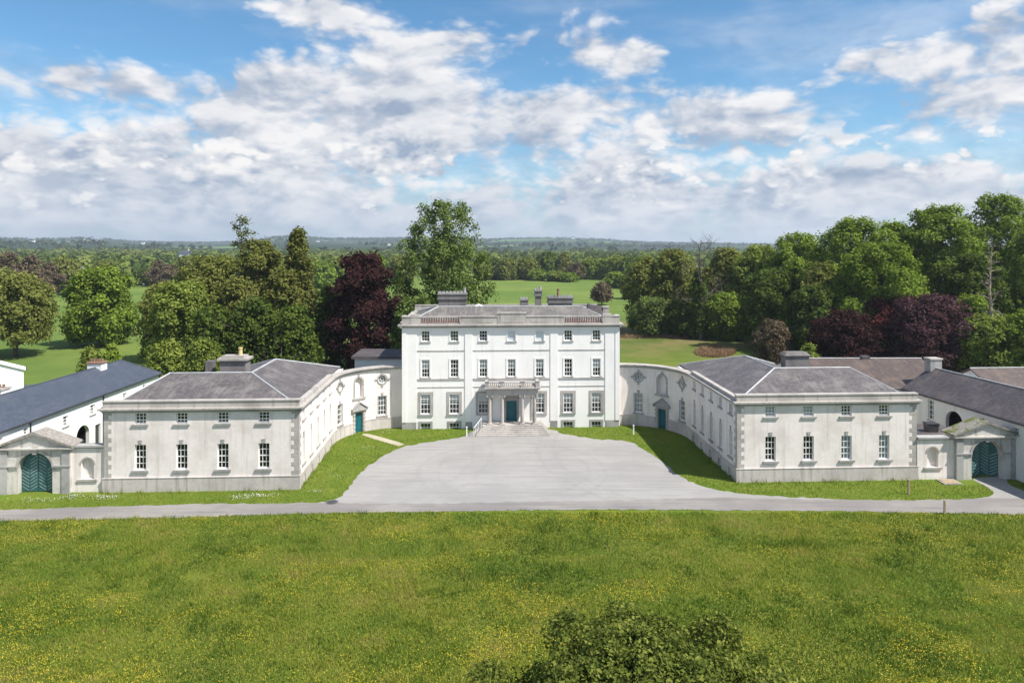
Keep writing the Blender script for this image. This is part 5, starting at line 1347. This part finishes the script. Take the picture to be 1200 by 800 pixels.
o = far_woods('distant_woods', 7500, 420, 1300, 10.5, 34, 3.0, 5, lambda X, Y, px, r_: (fnoise(X, Y, 170, 3) > .43+.08*sst(Y, 900, 1700)) | (r_.random(len(X)) < .08), mats=M['f_far']); put_tags(o, 'woods and hedgerows covering the valley beyond the fields', 'woods', kind='stuff')
o = far_woods('hill_woods', 22000, 1300, 5600, 13, 9, 8.5, 6, lambda X, Y, px, r_: (fnoise(X+900, Y*.6, 520, 4) > .67-.23*sst(Y, 4100, 4800)) | (fnoise(X*.3, Y, 60, 2) > .75) | (r_.random(len(X)) < .25*(1-sst(Y, 1300, 1800))), mats=M['f_hill']); put_tags(o, 'dark woods on the distant hills', 'woods', kind='stuff')

# ------------------------------------------------------------------ far farmhouses
def farmhouse(px, Y, w, label):
    X = XA(px, Y); T = thing('farmhouse', label, 'house', (X, Y, float(height(X, Y)))); b = MB(); b.box(-w/2, w/2, 0, 9, -4, 9); b.build('wall', M['stable_white'], T)
    b = MB(); b.hexa([(-w/2-.5, -.6, 9), (w/2+.5, -.6, 9), (w/2+.5, 9.6, 9), (-w/2-.5, 9.6, 9), (-w/2-.5, 4.2, 13.5), (w/2+.5, 4.2, 13.5), (w/2+.5, 4.8, 13.5), (-w/2-.5, 4.8, 13.5)]); b.build('roof', M['slate_blue'], T)
    b = MB(); b.box(w/2-2, w/2-.6, 4, 5, 12, 15.5); b.build('chimney', M['stable_white'], T)
for px, Y, w, lb in ((36, 3100, 30, 'long white farmhouse on the distant hill at the far left'), (100, 3300, 16, 'white farmhouse on the hill above the dark round tree'), (167, 3000, 14, 'small white farmhouse on the hill above the left field'), (195, 3100, 18, 'white farmhouse on the hill left of the olive trees'),
                     (372, 3600, 16, 'white farmhouse on the hill between pointed evergreen and beech'), (457, 2600, 18, 'white farmhouse near the valley left of the tall airy tree'), (672, 4200, 22, 'white farmhouse high on the hill right of the house chimneys'), (215, 900, 12, 'pale farmhouse in the valley beyond the left field')): farmhouse(px, Y, w, lb)

# ------------------------------------------------------------------ foreground tree
X, Y = 4.4, 23.4
T = thing('foreground_tree', 'leafy yellow green treetop poking into the bottom edge of the picture', 'tree', (X, Y, 0))
env_f = lambda t: max(0, 1-abs((t-.40)/.61)**2.2)**.62
ENV['front'] = env_f
pos, nr, sz, tt, r_, C, LR = crown_points(77, 6.2, 6.9, env_f, 62000, .12, nl=95, base=.12, lobe=(.09, .18), zst=1.05, clump=14, spread=1.25)
V, F, ta = cards(pos, nr+r_.normal(size=nr.shape)*.35, sz, tt, r_); fast_mesh('crown', V, F, [M['f_front']], ta, T)
trunk_mb(6.25, C, LR, .22, .12, 40, 3).build('trunk', M['bark'], T, smooth=True, weld=False)

# ------------------------------------------------------------------ small things
def post(name, label, px, py, h, w, mt, cat='post', cap=False):
    X, Y = GP(px, py); T = thing(name, label, cat, (X, Y, 0)); b = MB(); b.hexa([(-w/2, -w/2, -.3), (w/2, -w/2, -.3), (w/2, w/2, -.3), (-w/2, w/2, -.3), (-w*.42, -w*.42, h), (w*.42, -w*.42, h+.03), (w*.42, w*.42, h+.03), (-w*.42, w*.42, h)]); b.build('shaft', M[mt], T)
    if cap:
        b = MB(); b.box(-w*.6, w*.6, -w*.6, w*.6, h+.04, h+.16); b.build('cap', M[mt], T)
    return T
post('marker_post', 'short wooden post in the grass in front of the right wing', 1065, 579, 1.05, .15, 'wood', cap=True)
post('marker_post', 'short wooden post at the meadow edge of the lane on the right', 1107, 602.5, 1.05, .13, 'wood')
post('bollard', 'thin white post on the lawn corner right of the house', 742.5, 509, .85, .13, 'white_paint', cap=True)
post('bollard', 'thin white post on the lawn left of the porch steps', 547, 511, .85, .13, 'white_paint', cap=True)
X, Y = GP(389, 588.3); T = thing('manhole_cover', 'round dark iron cover sunk in the lane near the court', 'manhole', (X, Y, .02)); b = MB(); b.lathe((0, 0, 0), [(.42, -.01), (.42, .012), (.36, .016)], 20); b.build('lid', M['iron'], T); b = MB(); b.lathe((0, 0, 0), [(.52, -.012), (.52, .008), (.43, .008)], 20); b.build('frame', M['stone_dk'], T)
X, Y = GP(1112, 565); T = thing('inspection_hatch', 'pale square hatch slab in the grass before the right screen wall', 'hatch', (X, Y, 0)); b = MB(); b.box(-.75, .75, -.6, .6, -.1, .10); b.build('frame', M['stone_lt'], T); b = MB(); b.box(-.6, .6, -.45, .45, .10, .14); b.build('lid', M['wood'], T)
# tank on a lean-to behind the right screen wall
X, Y = XA(1091, 62.3), 62.3
T = thing('shed', 'low flat roofed lean-to behind the right screen wall', 'shed', (X, Y, 0)); b = MB(); b.box(-2.2, 2.2, -1.0, 2.6, -.4, 2.95); b.build('wall', M['stable_old'], T); b = MB(); b.box(-2.3, 2.3, -1.1, 2.7, 2.95, 3.08); b.build('roof', M['slate_old'], T)
T = thing('water_tank', 'small dark tank standing on the lean-to roof by the right wing', 'tank', (X, Y, 3.08)); b = MB(); b.hexa([(-.42, -.35, .0), (.42, -.35, 0), (.42, .35, 0), (-.42, .35, 0), (-.5, -.42, .72), (.5, -.42, .72), (.5, .42, .72), (-.5, .42, .72)]); b.build('tank_body', M['iron'], T); b = MB(); b.box(-.54, .54, -.46, .46, .72, .8); b.build('lid', M['gutter'], T)
# cattle and sheep
def beast(name, label, cat, px, py, L, mt, rz, group=None):
    X, Y = GP(px, py); T_ = MB(); s = L/2.3
    T_.tube([(-1.1*s, 0, 1.05*s), (-.9*s, 0, 1.05*s), (-.3*s, 0, .95*s), (.4*s, 0, .98*s), (.8*s, 0, 1.1*s), (1.05*s, 0, 1.25*s)], [.12*s, .36*s, .42*s, .40*s, .33*s, .2*s], 10)
    T_.tube([(.9*s, 0, 1.2*s), (1.25*s, 0, 1.1*s), (1.45*s, 0, .75*s), (1.6*s, 0, .5*s)], [.2*s, .18*s, .15*s, .09*s], 8)
    for x_ in (-.8, .6):
        for y_ in (-.2, .2): T_.tube([(x_*s, y_*s, .95*s), ((x_-.06)*s, y_*s, .5*s), (x_*s, y_*s, 0)], [.17*s, .09*s, .06*s], 6)
    T_.tube([(-1.12*s, 0, 1.2*s), (-1.25*s, 0, .9*s), (-1.22*s, 0, .45*s)], [.05*s, .03*s, .05*s], 5)
    o = T_.build(name, M[mt], None, smooth=True, weld=False); o.location = (X, Y, float(height(X, Y))); o.rotation_euler.z = rz; put_tags(o, label, cat, group); return o
M['cow_black'] = simple('black_hide', (.012, .012, .012), bs=0); M['cow_white'] = simple('cream_fleece', (.62, .60, .54), bs=0)
beast('cow', 'black cow grazing in the middle of the left field', 'cow', 71, 347, 2.6, 'cow_black', .6); beast('cow', 'black cow beside the far hedge of the left field', 'cow', 158.5, 334.5, 2.4, 'cow_black', 2.5)
for i, (px, py, lb) in enumerate(((52, 336.5, 'cream sheep by the far hedge, leftmost of the line'), (58, 337, 'cream sheep by the far hedge, second of the line'), (63, 336.3, 'cream sheep by the far hedge, third of the line'), (77, 335.8, 'cream sheep by the far hedge, fourth of the line'), (85, 336, 'cream sheep by the far hedge, fifth of the line'), (168, 334.5, 'cream sheep beside the far black cow'))): beast('sheep', lb, 'sheep', px, py, 1.9, 'cow_white', i*1.1, 'sheep in the left field')

# ------------------------------------------------------------------ haze
mt = bpy.data.materials.new('haze_air'); mt.use_nodes = True; t = NT(mt.node_tree); t.n.clear()
out = t.node('ShaderNodeOutputMaterial'); pv = t.node('ShaderNodeVolumePrincipled'); pv.inputs['Color'].default_value = (.80, .89, 1, 1); pv.inputs['Density'].default_value = 0.00014; pv.inputs['Anisotropy'].default_value = .2
t.l.new(pv.outputs[0], out.inputs['Volume'])
b = MB(); b.box(-9500, 9500, -3300, 9500, -101, 112); hz = b.build('haze', mt); put_tags(hz, 'thin blue air over the valley', 'haze', kind='stuff')
